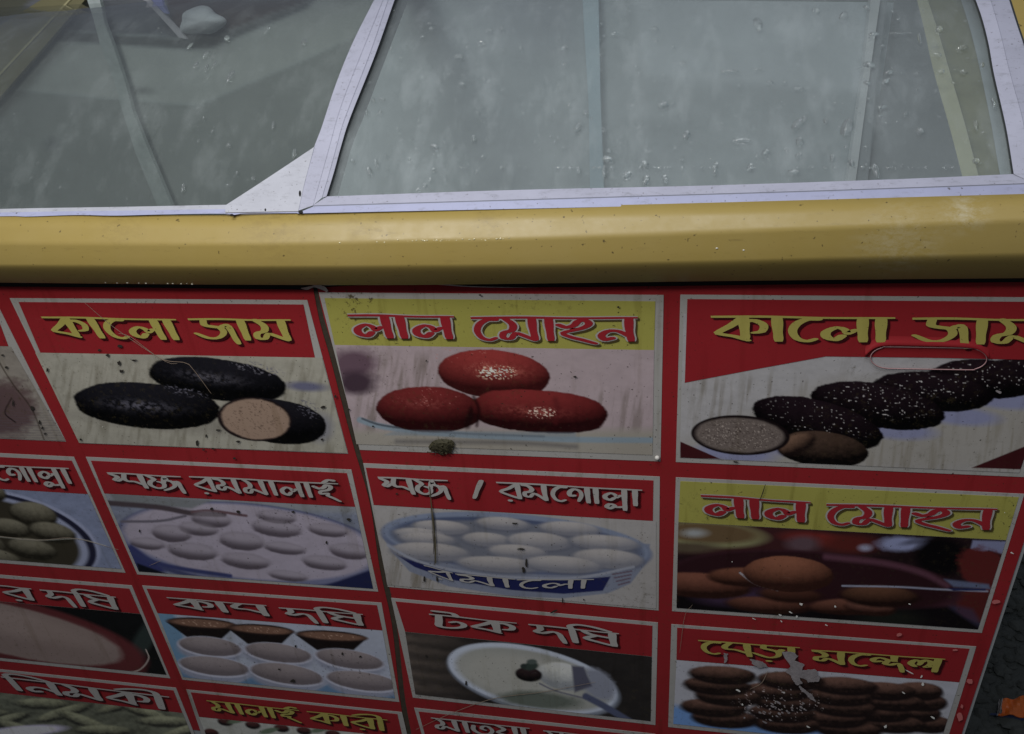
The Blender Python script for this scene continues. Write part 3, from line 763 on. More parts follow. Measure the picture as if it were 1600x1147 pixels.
def p_red_sweets(c):
    c.fill((130, 117, 119)); c.mottle(.12); c.streaks(540, 700, 545, .45); c.streaks(900, 1040, 600, .35)
    c.poly([(540, 672), (1040, 672), (1040, 720), (540, 720)], (122, 117, 108), 14)
    c.ell(552, 570, 34, 24, (88, 68, 78), 0, 16, .3); c.ell(556, 598, 28, 18, (66, 50, 60), 0, 14, .3)
    c.line([(562, 656), (600, 667), (700, 678), (850, 686), (1030, 688)], 9, (104, 116, 124), 3); c.line([(566, 654), (600, 665), (700, 676), (850, 682)], 3, (70, 76, 84), 2)
    c.line([(620, 690), (800, 692), (900, 698)], 7, (100, 96, 92), 6)
    L, Dk = (128, 42, 38), (60, 16, 17)
    c.ball(772, 585, 88, 38, L, Dk, 5, hl=(146, 82, 68), hlp=(.05, -.2), tex=.22, wob=.05)
    c.ball(671, 640, 83, 36, (108, 32, 31), (48, 10, 14), 3, hl=(118, 54, 48), hlp=(-.1, -.3), tex=.24)
    c.line([(738, 640), (730, 665)], 10, (34, 10, 14), 6, .8)
    c.p = 2.5; c.ball(843, 643, 106, 33, (114, 33, 32), (46, 10, 14), 4, hl=(124, 60, 52), hlp=(-.1, .0), tex=.24); c.p = 2.0
    c.line([(868, 625), (872, 640), (868, 660)], 8, (84, 20, 24), 6, .5)
    c.flecks(c.reg(775, 582, 36, 13), (196, 176, 150), .60); c.flecks(c.reg(845, 645, 30, 10), (180, 150, 135), .66); c.flecks(c.reg(665, 622, 60, 18), (150, 96, 88), .86)
    c.flecks(c.reg(720, 560, 60, 20), (150, 92, 82), .88); c.line([(745, 665), (748, 640), (740, 620)], 5, (36, 10, 14), 4, .7)
    c.poly([(620, 672), (900, 676), (900, 686), (600, 680)], (100, 110, 118), 3, .6)
def p_black_sweets2(c):
    c.fill((112, 110, 110)); c.mottle(.16); c.streaks(1060, 1300, 580, .35); c.streaks(1330, 1640, 640, .7, 55)
    c.poly([(1056, 700), (1300, 600), (1600, 590), (1700, 740), (1056, 740)], (108, 104, 96), 40, .7)
    for x, y in ((1250, 700), (1400, 672), (1500, 650), (1570, 625), (1150, 708)): c.ell(x, y, 60, 14, (88, 92, 122), 5, 8, op=.75)
    LL, DD = (34, 21, 28), (8, 5, 8)
    for (x, y, rx, ry, an, wh) in ((1620, 590, 90, 30, 5, 1), (1540, 592, 88, 30, 4, 1), (1458, 612, 94, 30, 6, 1), (1372, 634, 106, 34, 10, 1), (1278, 661, 104, 35, 14, 1)):
        c.ball(x, y, rx, ry, LL, DD, an, tex=.7, wob=.08); c.flecks(c.reg(x, y - 6, rx * .9, ry * .8, an), (140, 136, 134), .85, .9, 41 + int(x), (3.8, 1.5))
    c.ball(1285, 702, 72, 28, (66, 50, 40), (14, 9, 9), 6, tex=.6); c.ball(1245, 694, 30, 16, (92, 70, 54), (30, 20, 18), -20, 5)
    c.ell(1157, 680, 77, 31, (26, 17, 19), 3); c.ell(1156, 680, 70, 27, (84, 75, 70), 3, 3, .05); c.flecks(c.reg(1156, 680, 70, 27, 3), (128, 118, 110), .74, .6, 50, (1.8, 1)); c.flecks(c.reg(1156, 680, 70, 27, 3), (50, 40, 38), .72, .7, 77, (2, 1.2))
    c.poly([(1063, 690), (1125, 717), (1063, 717)], (58, 18, 22)); c.poly([(1620, 690), (1518, 731), (1680, 736), (1690, 690)], (58, 18, 22))
def p_bowl_left(c):
    c.fill((84, 90, 108)); c.mottle(.25)
    c.ell(10, 836, 150, 66, (100, 104, 122), 14, 3); c.ell(8, 838, 146, 64, (30, 30, 48), 14, 2); c.ell(2, 838, 140, 60, (98, 102, 118), 14, 3); c.ell(-2, 838, 130, 55, (48, 44, 34), 14, 4)
    for (x, y, rx, ry) in ((-60, 800, 40, 20), (-20, 770, 30, 16), (52, 804, 38, 19), (15, 826, 34, 15), (82, 832, 38, 15), (-30, 850, 40, 18), (50, 858, 40, 16), (-5, 872, 40, 14), (-80, 840, 40, 20)):
        c.ball(x, y, rx, ry, (90, 86, 72), (34, 31, 23), 12, tex=.45, soft=3)
    c.line([(-10, 838), (60, 844), (120, 842), (165, 853)], 1.6, (130, 128, 118), 1, .6)
def p_dumplings(c):
    c.fill((84, 88, 100)); c.mottle(.25)
    c.poly([(150, 765), (400, 775), (560, 790), (560, 802), (300, 795), (165, 784)], (92, 94, 98), 8)
    c.ell(392, 853, 212, 66, (50, 54, 80), 6, 3); c.ell(392, 850, 206, 62, (76, 78, 98), 6, 3); c.ell(390, 847, 198, 57, (106, 100, 109), 6, 4, .02); c.mottle(.12)
    c.poly([(205, 850), (260, 893), (205, 900), (190, 860)], (40, 44, 80), 5); c.poly([(214, 880), (262, 897), (216, 896)], (18, 20, 30), 3)
    c.poly([(500, 918), (580, 890), (590, 926)], (26, 30, 60), 4); c.line([(202, 862), (260, 884), (360, 900)], 6, (42, 47, 80), 3)
    c.poly([(170, 770), (330, 782), (300, 795), (180, 786)], (82, 84, 86), 5)
    c.line([(170, 786), (250, 793), (300, 802), (350, 804)], 8, (58, 50, 54), 3); c.line([(300, 800), (330, 798), (385, 806)], 4, (74, 56, 60), 2); c.line([(190, 815), (250, 814), (290, 806)], 4, (74, 70, 78), 2)
    for (x, y, rx, ry) in ((330, 812, 31, 12), (310, 827, 30, 10), (268, 834, 30, 13), (230, 850, 26, 9), (433, 808, 30, 10), (432, 826, 38, 13), (512, 829, 30, 10), (377, 846, 35, 14), (445, 857, 32, 9), (547, 862, 32, 12), (302, 862, 38, 13), (384, 877, 38, 12), (507, 880, 34, 11), (450, 900, 30, 8), (340, 880, 0.1, .1)):
        if rx > 1:
            c.ell(x, y - 1, rx, ry, (98, 92, 98), 7, 4, .1, .5); c.lump(x, y, rx, ry, (50, 42, 49), 7, .14, .8)
    c.flecks(c.reg(450, 812, 60, 20), (40, 36, 34), .84, .8)
def p_sponge_bowl(c):
    c.fill((106, 103, 101)); c.mottle(.08); c.streaks(585, 720, 790, .6, 31)
    c.poly([(597, 838), (612, 862), (640, 893), (700, 916), (800, 932), (880, 935), (950, 927), (985, 912), (1010, 880), (1016, 850)], (84, 88, 100), 2)
    c.poly([(618, 866), (700, 893), (800, 905), (880, 907), (954, 901), (942, 923), (880, 928), (800, 922), (700, 905), (648, 886)], (22, 27, 66), 1.2)
    c.ell(807, 850, 212, 45, (66, 73, 92), 5, 2); c.ell(807, 847, 210, 44, (84, 91, 106), 5, 2); c.ell(807, 849, 196, 38, (56, 64, 84), 5, 3); c.ell(807, 852, 190, 35, (78, 80, 88), 5, 4)
    for (x, y, rx, ry) in ((690, 824, 46, 11), (785, 818, 42, 10), (890, 826, 48, 11), (655, 834, 40, 9), (668, 842, 44, 10), (760, 843, 38, 11), (842, 846, 50, 14), (945, 848, 54, 12), (672, 862, 62, 14), (808, 862, 46, 11), (950, 873, 56, 15), (780, 882, 66, 12), (880, 882, 60, 13)):
        c.ell(x + 1, y + 3, rx, ry, (70, 72, 82), 4, 4, op=.8); c.ball(x, y, rx, ry, (114, 110, 108), (86, 86, 92), 4, tex=.25, soft=2.5)
    c.line([(606, 852), (650, 876), (720, 893), (800, 902), (900, 903), (990, 886)], 4, (98, 100, 108), 2)
    for k in range(4): c.line([(966 + k * 0 - k * 3, 914 - k * 5.5), (984 - k * 0 + k * 1.0, 909 - k * 5.5)], 2.2, (74, 62, 72), 1)
    for pts in ([(673, 780), (677, 835), (681, 880)], [(676, 830), (680, 862), (679, 882)]): c.line(pts, 1.8, (52, 46, 30), 1.2, .75)
def p_brown_bowl(c):
    c.fill((34, 20, 24)); c.mottle(.5)
    c.ell(1170, 845, 200, 26, (56, 28, 30), 2, 14); c.ell(1110, 836, 88, 20, (98, 96, 66), 3, 6); c.ell(1106, 833, 80, 15, (82, 66, 42), 3, 6); c.ell(1085, 833, 18, 6, (106, 108, 108), 0, 8); c.ell(1080, 856, 40, 8, (70, 60, 46), 0, 8)
    c.ell(1275, 842, 50, 10, (92, 28, 22), 5, 8); c.ell(1255, 850, 26, 12, (74, 56, 62), 0, 10); c.ell(1330, 850, 40, 14, (74, 26, 20), 0, 12)
    c.ell(1408, 850, 36, 11, (96, 100, 124), 0, 7, .3); c.ell(1352, 856, 10, 5, (104, 104, 120), 0, 6); c.ell(1430, 846, 22, 4, (70, 72, 90), -10, 4)
    c.ell(1470, 870, 40, 30, (14, 10, 14), 0, 14); c.poly([(1520, 844), (1575, 846), (1566, 866), (1545, 860), (1530, 870), (1514, 866)], (88, 90, 112), 3)
    c.ell(1540, 892, 46, 34, (76, 24, 22), 30, 8, .4); c.ell(1528, 946, 40, 26, (72, 24, 22), 10, 6, .4); c.poly([(1470, 940), (1520, 952), (1540, 985), (1500, 990)], (50, 48, 70), 8, .6)
    c.ell(1270, 914, 232, 52, (60, 32, 42), 4, 4); c.ell(1270, 909, 226, 46, (44, 20, 26), 4, 6); c.line([(1290, 870), (1380, 880), (1440, 895), (1480, 915)], 9, (74, 44, 56), 6)
    c.poly([(1040, 925), (1200, 944), (1330, 955), (1480, 948), (1560, 1000), (1040, 975)], (20, 14, 18), 7); c.ell(1390, 968, 50, 14, (34, 38, 30), 0, 14, op=.6)
    c.ell(1150, 933, 60, 14, (52, 36, 56), 0, 10)
    A, B = (100, 62, 42), (42, 22, 16)
    c.ball(1095, 915, 80, 20, (98, 60, 44), B, 4, tex=.3, soft=3); c.ball(1165, 902, 60, 15, (94, 58, 40), B, 2, tex=.3, soft=3); c.ball(1200, 946, 66, 13, (88, 54, 40), B, 4, tex=.3, soft=3); c.ball(1235, 930, 50, 12, (72, 42, 30), B, 4, tex=.3, soft=4)
    c.ball(1330, 948, 68, 13, (90, 56, 42), B, 0, tex=.3, soft=3); c.ball(1360, 950, 40, 12, (98, 64, 52), B, 6, tex=.3, soft=3); c.ball(1375, 932, 62, 17, (82, 54, 36), (34, 18, 14), 3, tex=.3, soft=4)
    c.line([(1156, 895), (1180, 912), (1215, 922)], 3, (110, 106, 110), 1.5); c.ball(1232, 897, 71, 28, (108, 68, 46), (48, 25, 18), 3, tex=.25)
    c.C *= .8
    c.line([(1316, 915.5), (1400, 917), (1470, 921), (1543, 924)], 2.6, (92, 94, 106), 1.5); c.poly([(1475, 905), (1545, 913), (1548, 921), (1490, 917)], (62, 68, 86), 4)
    c.poly([(1480, 919), (1540, 920), (1540, 923), (1490, 923)], (24, 30, 60), 1.5)
def p_clay_pot(c):
    c.fill((14, 14, 15)); c.mottle(.4); c.ell(225, 1000, 14, 40, (34, 42, 40), 30, 9, op=.8)
    c.ell(30, 1002, 206, 54, (46, 16, 18), 15, 3); c.ell(38, 990, 196, 48, (62, 24, 26), 14, 5); c.ell(12, 984, 184, 38, (80, 69, 65), 13, 3, .03); c.ell(30, 975, 120, 20, (90, 79, 74), 13, 16, op=.6)
    c.line([(180, 1050), (215, 1048), (232, 1030), (228, 1015)], 1.6, (104, 96, 90), 1)
def p_cups(c):
    c.fill((88, 91, 99)); c.mottle(.15); c.poly([(240, 950), (270, 955), (320, 1070), (270, 1070)], (56, 78, 94), 8)
    for x, y in ((300, 1050), (400, 1066), (515, 1080), (610, 1090)): c.poly([(x - 35, y + 4), (x, y - 12), (x + 35, y + 8), (x, y + 16)], (52, 72, 90), 3)
    for (x, y, rx) in ((315, 974, 55), (408, 984, 52), (518, 994, 56)):
        c.poly([(x - rx, y - 2), (x + rx, y + 3), (x + rx * .45, y + 30), (x - rx * .4, y + 22)], (20, 14, 14), 2); c.ell(x, y, rx, 8.5, (30, 20, 18), 4); c.ell(x + 1, y, rx - 5, 6, (74, 54, 42), 4, 2, .1); c.flecks(c.reg(x, y, rx * .8, 5, 4), (110, 90, 76), .74, .7)
    for (x, y, rx, ry, a) in ((328, 1010, 49, 14, 7), (435, 1020, 52, 14, 8), (546, 1030, 53, 14, 9), (335, 1041, 55, 14, 7), (448, 1053, 57, 15, 9), (566, 1064, 56, 14, 8)):
        c.ell(x, y + 6, rx + 2, ry + 5, (78, 80, 90), a, 4); c.ell(x, y + 1, rx + 2.5, ry + 2, (96, 96, 104), a, 1.5); c.ball(x, y, rx, ry, (84, 77, 77), (64, 58, 60), a, tex=.35, soft=1.5)
    c.flecks(c.reg(540, 1040, 50, 30), (30, 26, 26), .86, .8)
def p_sour_curd(c):
    c.fill((30, 27, 26)); stripes = .5 + .5 * np.sin(c.V / 3.0 - c.U * .035 + 4 * c.n1)
    c.mixin(np.clip((760 - c.U) / 120, 0, 1) * (.35 + .4 * stripes), lin((64, 56, 50))); c.mottle(.3)
    c.ell(834, 1063, 138, 50, (72, 76, 84), 13, 3); c.ell(832, 1060, 135, 48, (100, 104, 112), 13, 2); c.ell(834, 1061, 124, 42, (88, 88, 84), 13, 4); c.ell(815, 1058, 95, 32, (94, 93, 88), 10, 12)
    c.ell(842, 1094, 62, 13, (60, 64, 58), 4, 7, .2); c.ell(935, 1070, 30, 20, (76, 78, 86), 40, 8, .3)
    c.ball(880, 1057, 42, 21, (112, 112, 108), (80, 82, 84), 12, soft=3); c.poly([(893, 1040), (912, 1042), (925, 1072), (898, 1082)], (52, 52, 62), 4)
    c.ball(826, 1054, 21, 11, (38, 26, 28), (12, 9, 11), 8, soft=2); c.ell(829, 1041, 12, 6, (36, 44, 40), -10, 2.5, .3); c.ell(818, 1041, 5, 4, (32, 38, 36), 0, 2); c.ell(831, 1034, 8, 4, (50, 56, 53), 0, 2)
    c.line([(843, 1068), (870, 1080), (925, 1094)], 2.5, (66, 66, 72), 1.5); c.line([(915, 1088), (945, 1104), (985, 1128)], 10, (48, 52, 68), 3)
def p_discs(c):
    c.fill((88, 88, 92)); c.mottle(.12); c.poly([(1040, 1100), (1150, 1118), (1260, 1130), (1330, 1150), (1040, 1150)], (52, 76, 104), 10)
    for cx, top, n in ((1440, 1078, 4), (1385, 1078, 4), (1315, 1070, 5), (1225, 1062, 5), (1128, 1053, 5)):
        for k in range(n):
            y = top + (n - 1 - k) * 17; x = cx + (-8 if k % 2 else 6) + 5 * math.sin(k * 2 + cx); rx = 52 if cx < 1400 else 38
            c.ell(x, y + 4, rx, 13, (22, 14, 14), 4, 3, .05); c.ball(x, y, rx, 12, (68, 48, 39), (22, 14, 13), 4, tex=.6, soft=2, wob=.07)
    c.flecks(c.reg(1220, 1100, 80, 30), (120, 110, 108), .84, .85)
def p_snack(c):
    c.fill((52, 53, 44)); c.mottle(.9)
    for k in range(12):
        x = -60 + k * 32; y = 1092 + (k % 4) * 14; c.ball(x, y + 8, 46, 9, (76, 76, 60), (30, 30, 26), 20 - (k % 3) * 18, tex=.8, soft=3)
    c.ell(40, 1142, 60, 8, (96, 92, 104), -4, 4)
def p_seeds(c):
    c.fill((82, 82, 78)); c.mottle(.3)
    for (x, y) in ((352, 1128), (395, 1133), (440, 1138), (475, 1142), (330, 1145), (520, 1147), (580, 1150)): c.ball(x, y, 12, 6, (50, 26, 24), (16, 10, 12), 10, soft=2)
    for (x, y) in ((370, 1126), (420, 1142), (500, 1140)): c.ell(x, y, 15, 4, (52, 60, 48), -12, 2)
def p_plain(c): c.fill((70, 60, 50)); c.mottle(.5)

# ---- lettering: stroke glyphs drawn with an elliptical nib (headline y=1, baseline y=0)
G = {
 'ka': (1.26, [[(.66, .97), (.42, .66), (.1, .36), (.2, .28), (.5, .2), (.8, .04)], [(.70, 1), (.72, .5), (.74, .08)], [(.72, .82), (.95, .86), (1.16, .68), (1.12, .42), (.93, .36)]]),
 'aa': (.46, [[(.2, 1), (.22, .5), (.25, 0)]]),
 'e':  (.72, [[(.66, .93), (.40, .92), (.18, .72), (.1, .42), (.22, .12), (.45, .03), (.62, .12)]]),
 'la': (1.12, [[(.5, .26), (.36, .1), (.16, .2), (.14, .42), (.36, .6), (.55, .52), (.62, .36), (.78, .50), (.93, .48)], [(.92, 1), (.94, .5), (.98, 0)]]),
 'ja': (1.36, [[(.42, 1), (.40, .74), (.62, .66), (.86, .60), (.92, .36), (.70, .12), (.38, .10), (.03, .32)], [(.86, .60), (1.08, .74), (1.17, .5), (1.22, .12), (1.28, -.16)]]),
 'ma': (1.24, [[(.20, .99), (.42, .72), (.38, .46), (.15, .36), (.12, .13), (.34, .10), (.48, .34), (.70, .24), (1.03, .03)], [(.97, 1), (.99, .5), (1.05, .02)]]),
 'ha': (1.08, [[(.02, .70), (.22, .60), (.44, .68), (.56, .86), (.76, .90), (.86, .74), (.66, .56), (.14, .36), (.34, .18), (.66, .06), (1.04, -.1)]]),
 'na': (1.06, [[(.42, .14), (.22, .08), (.12, .26), (.30, .44), (.58, .44), (.84, .26), (.92, .16)], [(.86, 1), (.88, .5), (.95, 0)]]),
 'sa': (1.22, [[(.06, .93), (.30, .88), (.44, .68), (.34, .52), (.13, .46), (.12, .24), (.34, .20), (.50, .42), (.74, .28), (1.0, .02)], [(.96, 1), (.97, .5), (1.03, 0)]]),
 'pa': (1.08, [[(.34, .98), (.14, .68), (.20, .50), (.52, .48), (.92, .26)], [(.92, 1), (.94, .5), (.99, 0)]]),
 'ra': (1.02, [[(.82, .97), (.46, .66), (.1, .44), (.4, .24), (.88, .04)], [(.84, 1), (.86, .5), (.90, 0)], [(.40, -.12), (.45, -.13)]]),
 'ga': (1.0, [[(.30, .44), (.13, .42), (.10, .64), (.28, .84), (.52, .76), (.60, .48), (.48, .10)], [(.84, 1), (.86, .5), (.90, 0)]]),
 'da': (1.08, [[(.28, 1), (.30, .72), (.16, .52), (.34, .44), (.66, .62), (.84, .52), (.92, .2), (1.0, -.16)]]),
 'dha': (1.06, [[(.06, .93), (.22, .76), (.55, .66), (.92, .60)], [(.40, .68), (.11, .41), (.45, .22), (.92, .04)], [(.90, 1), (.90, .5), (.94, 0)]]),
 'i':  (.46, [[(.24, 0), (.20, .5), (.16, 1.0), (.12, 1.22), (.36, 1.36), (.8, 1.30), (1.3, 1.08)]]),
 'ii': (.5, [[(.26, 0), (.24, .5), (.22, 1.0), (.16, 1.24), (-.1, 1.34), (-.5, 1.28), (-.86, 1.12)]]),
 'I':  (1.12, [[(.5, 1.02), (.74, 1.22), (.98, 1.2)], [(.04, .76), (.26, .64), (.48, .72), (.60, .88), (.80, .80), (.66, .58), (.30, .46), (.28, .30), (.6, .34), (.56, .2), (.78, .06), (1.06, -.14)]]),
 'tta': (1.06, [[(.22, 1), (.20, .5), (.20, .08), (.56, .05), (.84, .22), (.88, .46), (.70, .60), (.52, .50)], [(.1, 1.3), (.6, 1.26), (.72, 1.02)]]),
 'rra': (1.16, [[(.44, 1), (.42, .76), (.66, .68), (.92, .52), (.88, .2), (.56, .07), (.06, .34)], [(.90, .52), (1.04, .72)], [(.52, -.2), (.58, -.21)]]),
 'sha': (1.12, [[(.22, .34), (.08, .54), (.22, .80), (.40, .68), (.36, .46)], [(.40, .68), (.56, .84), (.74, .70), (.68, .46), (.58, .34), (.76, .40), (.95, .42)], [(.94, 1), (.93, .5), (.92, 0)]]),
 'o_': (1.04, [[(.12, .72), (.08, .34), (.34, .06), (.74, .1), (.92, .44), (.76, .76), (.52, .72), (.46, .50), (.62, .42)]]),
 'ya': (1.06, [[(.12, .96), (.42, .68), (.12, .36), (.4, .22), (.9, .06)], [(.88, 1), (.9, .5), (.94, 0)], [(.44, -.2), (.5, -.21)]]),
 'nja': (1.42, [[(.12, .95), (.34, .72), (.16, .54), (.1, .28), (.34, .08), (.62, .18), (.66, .46), (.46, .56)], [(.66, .46), (.78, .9), (.84, .7), (1.02, .62), (1.1, .36), (.92, .14), (.62, -.04)], [(1.06, .58), (1.24, .62), (1.32, .2), (1.38, -.16)]]),
 'spa': (1.42, [[(.06, .93), (.30, .74), (.12, .52), (.26, .44), (.48, .62), (.62, .46)], [(.62, .97), (.54, .62), (.66, .46), (.92, .46), (1.24, .26)], [(1.24, 1), (1.26, .5), (1.31, 0)]]),
 'nda': (1.30, [[(.36, .52), (.18, .46), (.12, .64), (.34, .78), (.62, .66), (.80, .58)], [(.62, .60), (.54, .36), (.72, .30), (.96, .44), (1.08, .2), (1.16, -.18)], [(.80, 1), (.82, .56)]]),
 'lla': (1.16, [[(.5, .42), (.36, .3), (.16, .38), (.14, .56), (.36, .72), (.55, .64), (.62, .48), (.78, .60), (.93, .58)], [(.92, 1), (.94, .5), (.98, -.34)], [(.5, -.12), (.34, -.24), (.2, -.14), (.3, .02), (.5, .0), (.62, -.14), (.96, -.08)]]),
 'slash': (.5, [[(.46, 1.05), (.24, .5), (.04, -.1)]]),
}
def word_polys(glyphs, a, b, matra=True, grow=0.0, mstart=-.05):
    """strips and nib discs in word space; returns polygons and total width"""
    polys = []; x = 0.0; strokes = []
    for g in glyphs:
        adv, ss = G[g]
        for s in ss: strokes.append(([(px + x, py) for px, py in s], 1.0))
        x += adv
    wd = x
    if matra: strokes.insert(0, ([(mstart, 1.0), (wd * .3, 1.02), (wd * .65, .985), (wd + .04, 1.0)], .75))
    for pts, wk in strokes:
        L = sum(math.hypot(q[0] - p[0], q[1] - p[1]) for p, q in zip(pts, pts[1:]))
        n = max(3, int(L / .075)); P = resample(pts, n)
        stem = len(pts) <= 3 and abs(pts[0][0] - pts[-1][0]) < .2 and L > .4
        wv = 1.02 if stem else (.90 if len(pts) > 2 else 1.0)
        aa = a * wk * wv + grow; bb = b * wk * (.9 if wv < 1 else 1) + grow
        T = np.gradient(P, axis=0); T /= np.linalg.norm(T, axis=1)[:, None] + 1e-9; Nn = np.stack([-T[:, 1], T[:, 0]], 1)
        t = np.linspace(0, 1, n); taper = 1 - .35 * np.clip((t - .8) / .2, 0, 1) ** 2 * (L > .9) + .10 * np.sin(t * 7)
        h = np.sqrt((aa * Nn[:, 0]) ** 2 + (bb * Nn[:, 1]) ** 2)
        O = np.stack([aa * aa * Nn[:, 0], bb * bb * Nn[:, 1]], 1) / h[:, None] * taper[:, None]
        A = P + O; B = P - O
        polys.append(('strip', A, B))
        cs = ([P[0]] if not stem and wk == 1.0 and len(pts) > 2 else []) + ([P[-1]] if (not stem and wk == 1.0) or grow > 0 and len(pts) == 2 else []) + [np.array(q) for q in pts[1:-1]]
        for q in cs:
            ti = int(np.argmin(((P - q) ** 2).sum(1))); k = taper[ti]
            ang = np.linspace(0, 2 * math.pi, 13)[:-1]; polys.append(('disc', np.stack([q[0] + aa * k * np.cos(ang), q[1] + bb * k * np.sin(ang)], 1)))
    return polys, wd
def word(glyphs, L, R, hL, hR, mat, off, parent, name='lettering', a=.122, b=.062, grow=0.0, shift=(0, 0), matra=True):
    polys, wd = word_polys(glyphs, a, b, matra, grow)
    TL = PP(L[0] + shift[0], L[1] + shift[1], off); TR = PP(R[0] + shift[0], R[1] + shift[1], off)
    BL = PP(L[0] + hL[0] + shift[0], L[1] + hL[1] + shift[1], off); BR = PP(R[0] + hR[0] + shift[0], R[1] + hR[1] + shift[1], off)
    V = []; Fs = []; lay = 0
    def mp(p):
        s = p[0] / wd; t = 1 - p[1]; q = (TL * (1 - s) + TR * s) * (1 - t) + (BL * (1 - s) + BR * s) * t
        q = q.copy(); q[1] = -off - lay * EPS; return q
    for pl in polys:
        o = len(V)
        if pl[0] == 'strip':
            n = len(pl[1])
            for p in pl[1]: V.append(mp(p))
            for p in pl[2]: V.append(mp(p))
            for i in range(n - 1): Fs.append((o + i, o + i + 1, o + n + i + 1, o + n + i))
        else:
            for p in pl[1]: V.append(mp(p))
            Fs.append(tuple(range(o, o + len(pl[1]))))
        lay += 1
    return mesh_obj(name, V, Fs, mat, parent)

# ---- the two vinyl sheets
z_low = GROUND_Z + .12
def down(u, v): # panel point at the foot of the sheet below the given pixel, back in pixels
    P = PP(u, v, 0); return tuple(float(t) for t in proj(np.array([P[0], P[1], z_low])))
def build_banners():
    seamL = [(489, 450), (500, 505), (516, 560), (534, 630), (553, 700), (578, 787), (593, 887), (612, 975), (624, 1085), (634, 1147)]
    seamR = [(496, 450), (507, 500), (526, 560), (545, 630), (561, 700), (585, 787), (602, 887), (620, 975), (632, 1085), (643, 1147)]
    topL = [(-420, 447), (0, 448), (250, 450), (400, 452), (480, 453)]
    topR = [(503, 449), (560, 446), (620, 444.5), (700, 445.5), (760, 449), (900, 449), (1300, 444), (1600, 441), (1700, 440)]
    def sheet(name, poly3, label):
        V, Fs = prism(poly3, np.array([0, .0004, 0])); o = mesh_obj(name, V, Fs, M_red, root); o['label'] = label; return o
    off = .0008
    top = [PP(u, v, off) for u, v in topL]
    sl = [PP(u, v, off) for u, v in resample(seamL, 30)]
    bl = sl[-1].copy(); bl[2] = z_low; b0 = top[0].copy(); b0[0] = XL + .005; b0[2] = z_low; t0 = b0.copy(); t0[2] = top[0][2]
    L = sheet('banner', [t0] + top + sl + [bl, b0], 'left red vinyl menu sheet, worn and stained')
    top = [PP(u, v, off) for u, v in topR]; top = [p for p in top if p[0] < XR - .004]
    tr = np.array([XR - .003, -off, top[-1][2]]); brr = np.array([XR - .003, -off, z_low])
    sr = [PP(u, v, off) for u, v in resample(seamR, 30)]
    b2 = sr[-1].copy(); b2[2] = z_low
    Rr = sheet('banner', top + [tr, brr, b2] + sr[::-1], 'right red vinyl menu sheet')
    # grimy seam between the sheets
    g = [PP(u, v, .0003) for u, v in resample([(u - 3, v) for u, v in seamL], 30)]; g2 = [PP(u, v, .0003) for u, v in resample([(u + 3, v) for u, v in seamR], 30)]
    loft('grimy_seam', [np.array(g), np.array(g2)], simple('grime_brown', (.028, .020, .012), .8, vary=(120, 2.2)), root, False)
    # curled torn paper edge at the top of the seam
    mp = simple('torn_paper_white', (.62, .55, .50), .7, vary=(160, .6))
    cur = [[(470, 451), (480, 453), (490, 449), (498, 451), (506, 454), (511, 457)], [(471, 450), (482, 449), (492, 445), (500, 447), (507, 449), (513, 453)], [(474, 449.5), (486, 447), (496, 444.5), (502, 446), (509, 449), (513, 456)]]
    loft('curled_edge', [np.array([PP(u, v, .002 + k * .0022) for u, v in resample(c, 24)]) for k, c in enumerate(cur)], mp, Rr, True)
    e = resample([(505, 446.5), (560, 443.5), (620, 443), (680, 444), (740, 448), (840, 449.6)], 50)
    w = 1.1 * np.sin(np.linspace(.25, math.pi, 50)) + .25
    loft('lifted_edge', [np.array([PP(u, v - ww * .6, .0022) for (u, v), ww in zip(e, w)]), np.array([PP(u, v + ww * .6, .0026) for (u, v), ww in zip(e, w)])], mp, Rr, False)
    return L, Rr
banL, banR = build_banners()

# panel grid helper: the column and row lines of the print, measured on the panel (metres)
def px(X, Z): u, v = proj(np.array([X, 0.0, Z])); return (float(u), float(v))
c3r = .2912; c0l = -1.10
TOP1 = -.3068
def tile(label, outer, band, pic, painter, white, yellow=False, res=1.35):
    t = flat_quad('menu_tile', outer, .0012, M_white, root, .0003); t['label'] = label
    bm = M_yellow if yellow else M_band
    if band:
        if len(band) == 4: flat_quad('caption_band', band, .0015, bm, t)
        else: V, Fs = prism([PP(u, v, .0019) for u, v in band], np.array([0, .0002, 0])); mesh_obj('caption_band', V, Fs, bm, t)
    if pic:
        q = np.array(pic, float); wu = max(np.linalg.norm(q[1] - q[0]), np.linalg.norm(q[2] - q[3])); hv = max(np.linalg.norm(q[3] - q[0]), np.linalg.norm(q[2] - q[1]))
        P = quad_grid(pic, int(wu / res), int(hv / res), .0016); U, Vv = proj(P); c = Can(U, Vv, white); painter(c)
        grid_mesh('printed_picture', P, M_pic, t, c.out())
    return t
build_well()
OFFT = .0028
def caption(t, words, style):
    for (gl_, L, R, hL, hR) in words:
        kw = {}
        if style == 'yellow':
            word(gl_, L, R, hL, hR, M_tdark, OFFT - .0004, t, 'lettering_shadow', shift=(4, 3.2)); word(gl_, L, R, hL, hR, M_tyel, OFFT, t)
        elif style == 'white':
            word(gl_, L, R, hL, hR, M_tdark, OFFT - .0004, t, 'lettering_shadow', shift=(3.4, 2.8)); word(gl_, L, R, hL, hR, M_twhite, OFFT, t, a=.112, b=.068)
        elif style == 'red':
            word(gl_, L, R, hL, hR, M_tdark2, OFFT - .0008, t, 'lettering_shadow', grow=.035, shift=(3.2, 3.0)); word(gl_, L, R, hL, hR, M_twhite, OFFT - .0004, t, 'lettering_outline', grow=.045)
            word(gl_, L, R, hL, hR, M_tred, OFFT, t, a=.115, b=.065)
        elif style == 'thin':
            word(gl_, L, R, hL, hR, M_twhite, OFFT, t, a=.075, b=.07, matra=len(gl_) > 0)

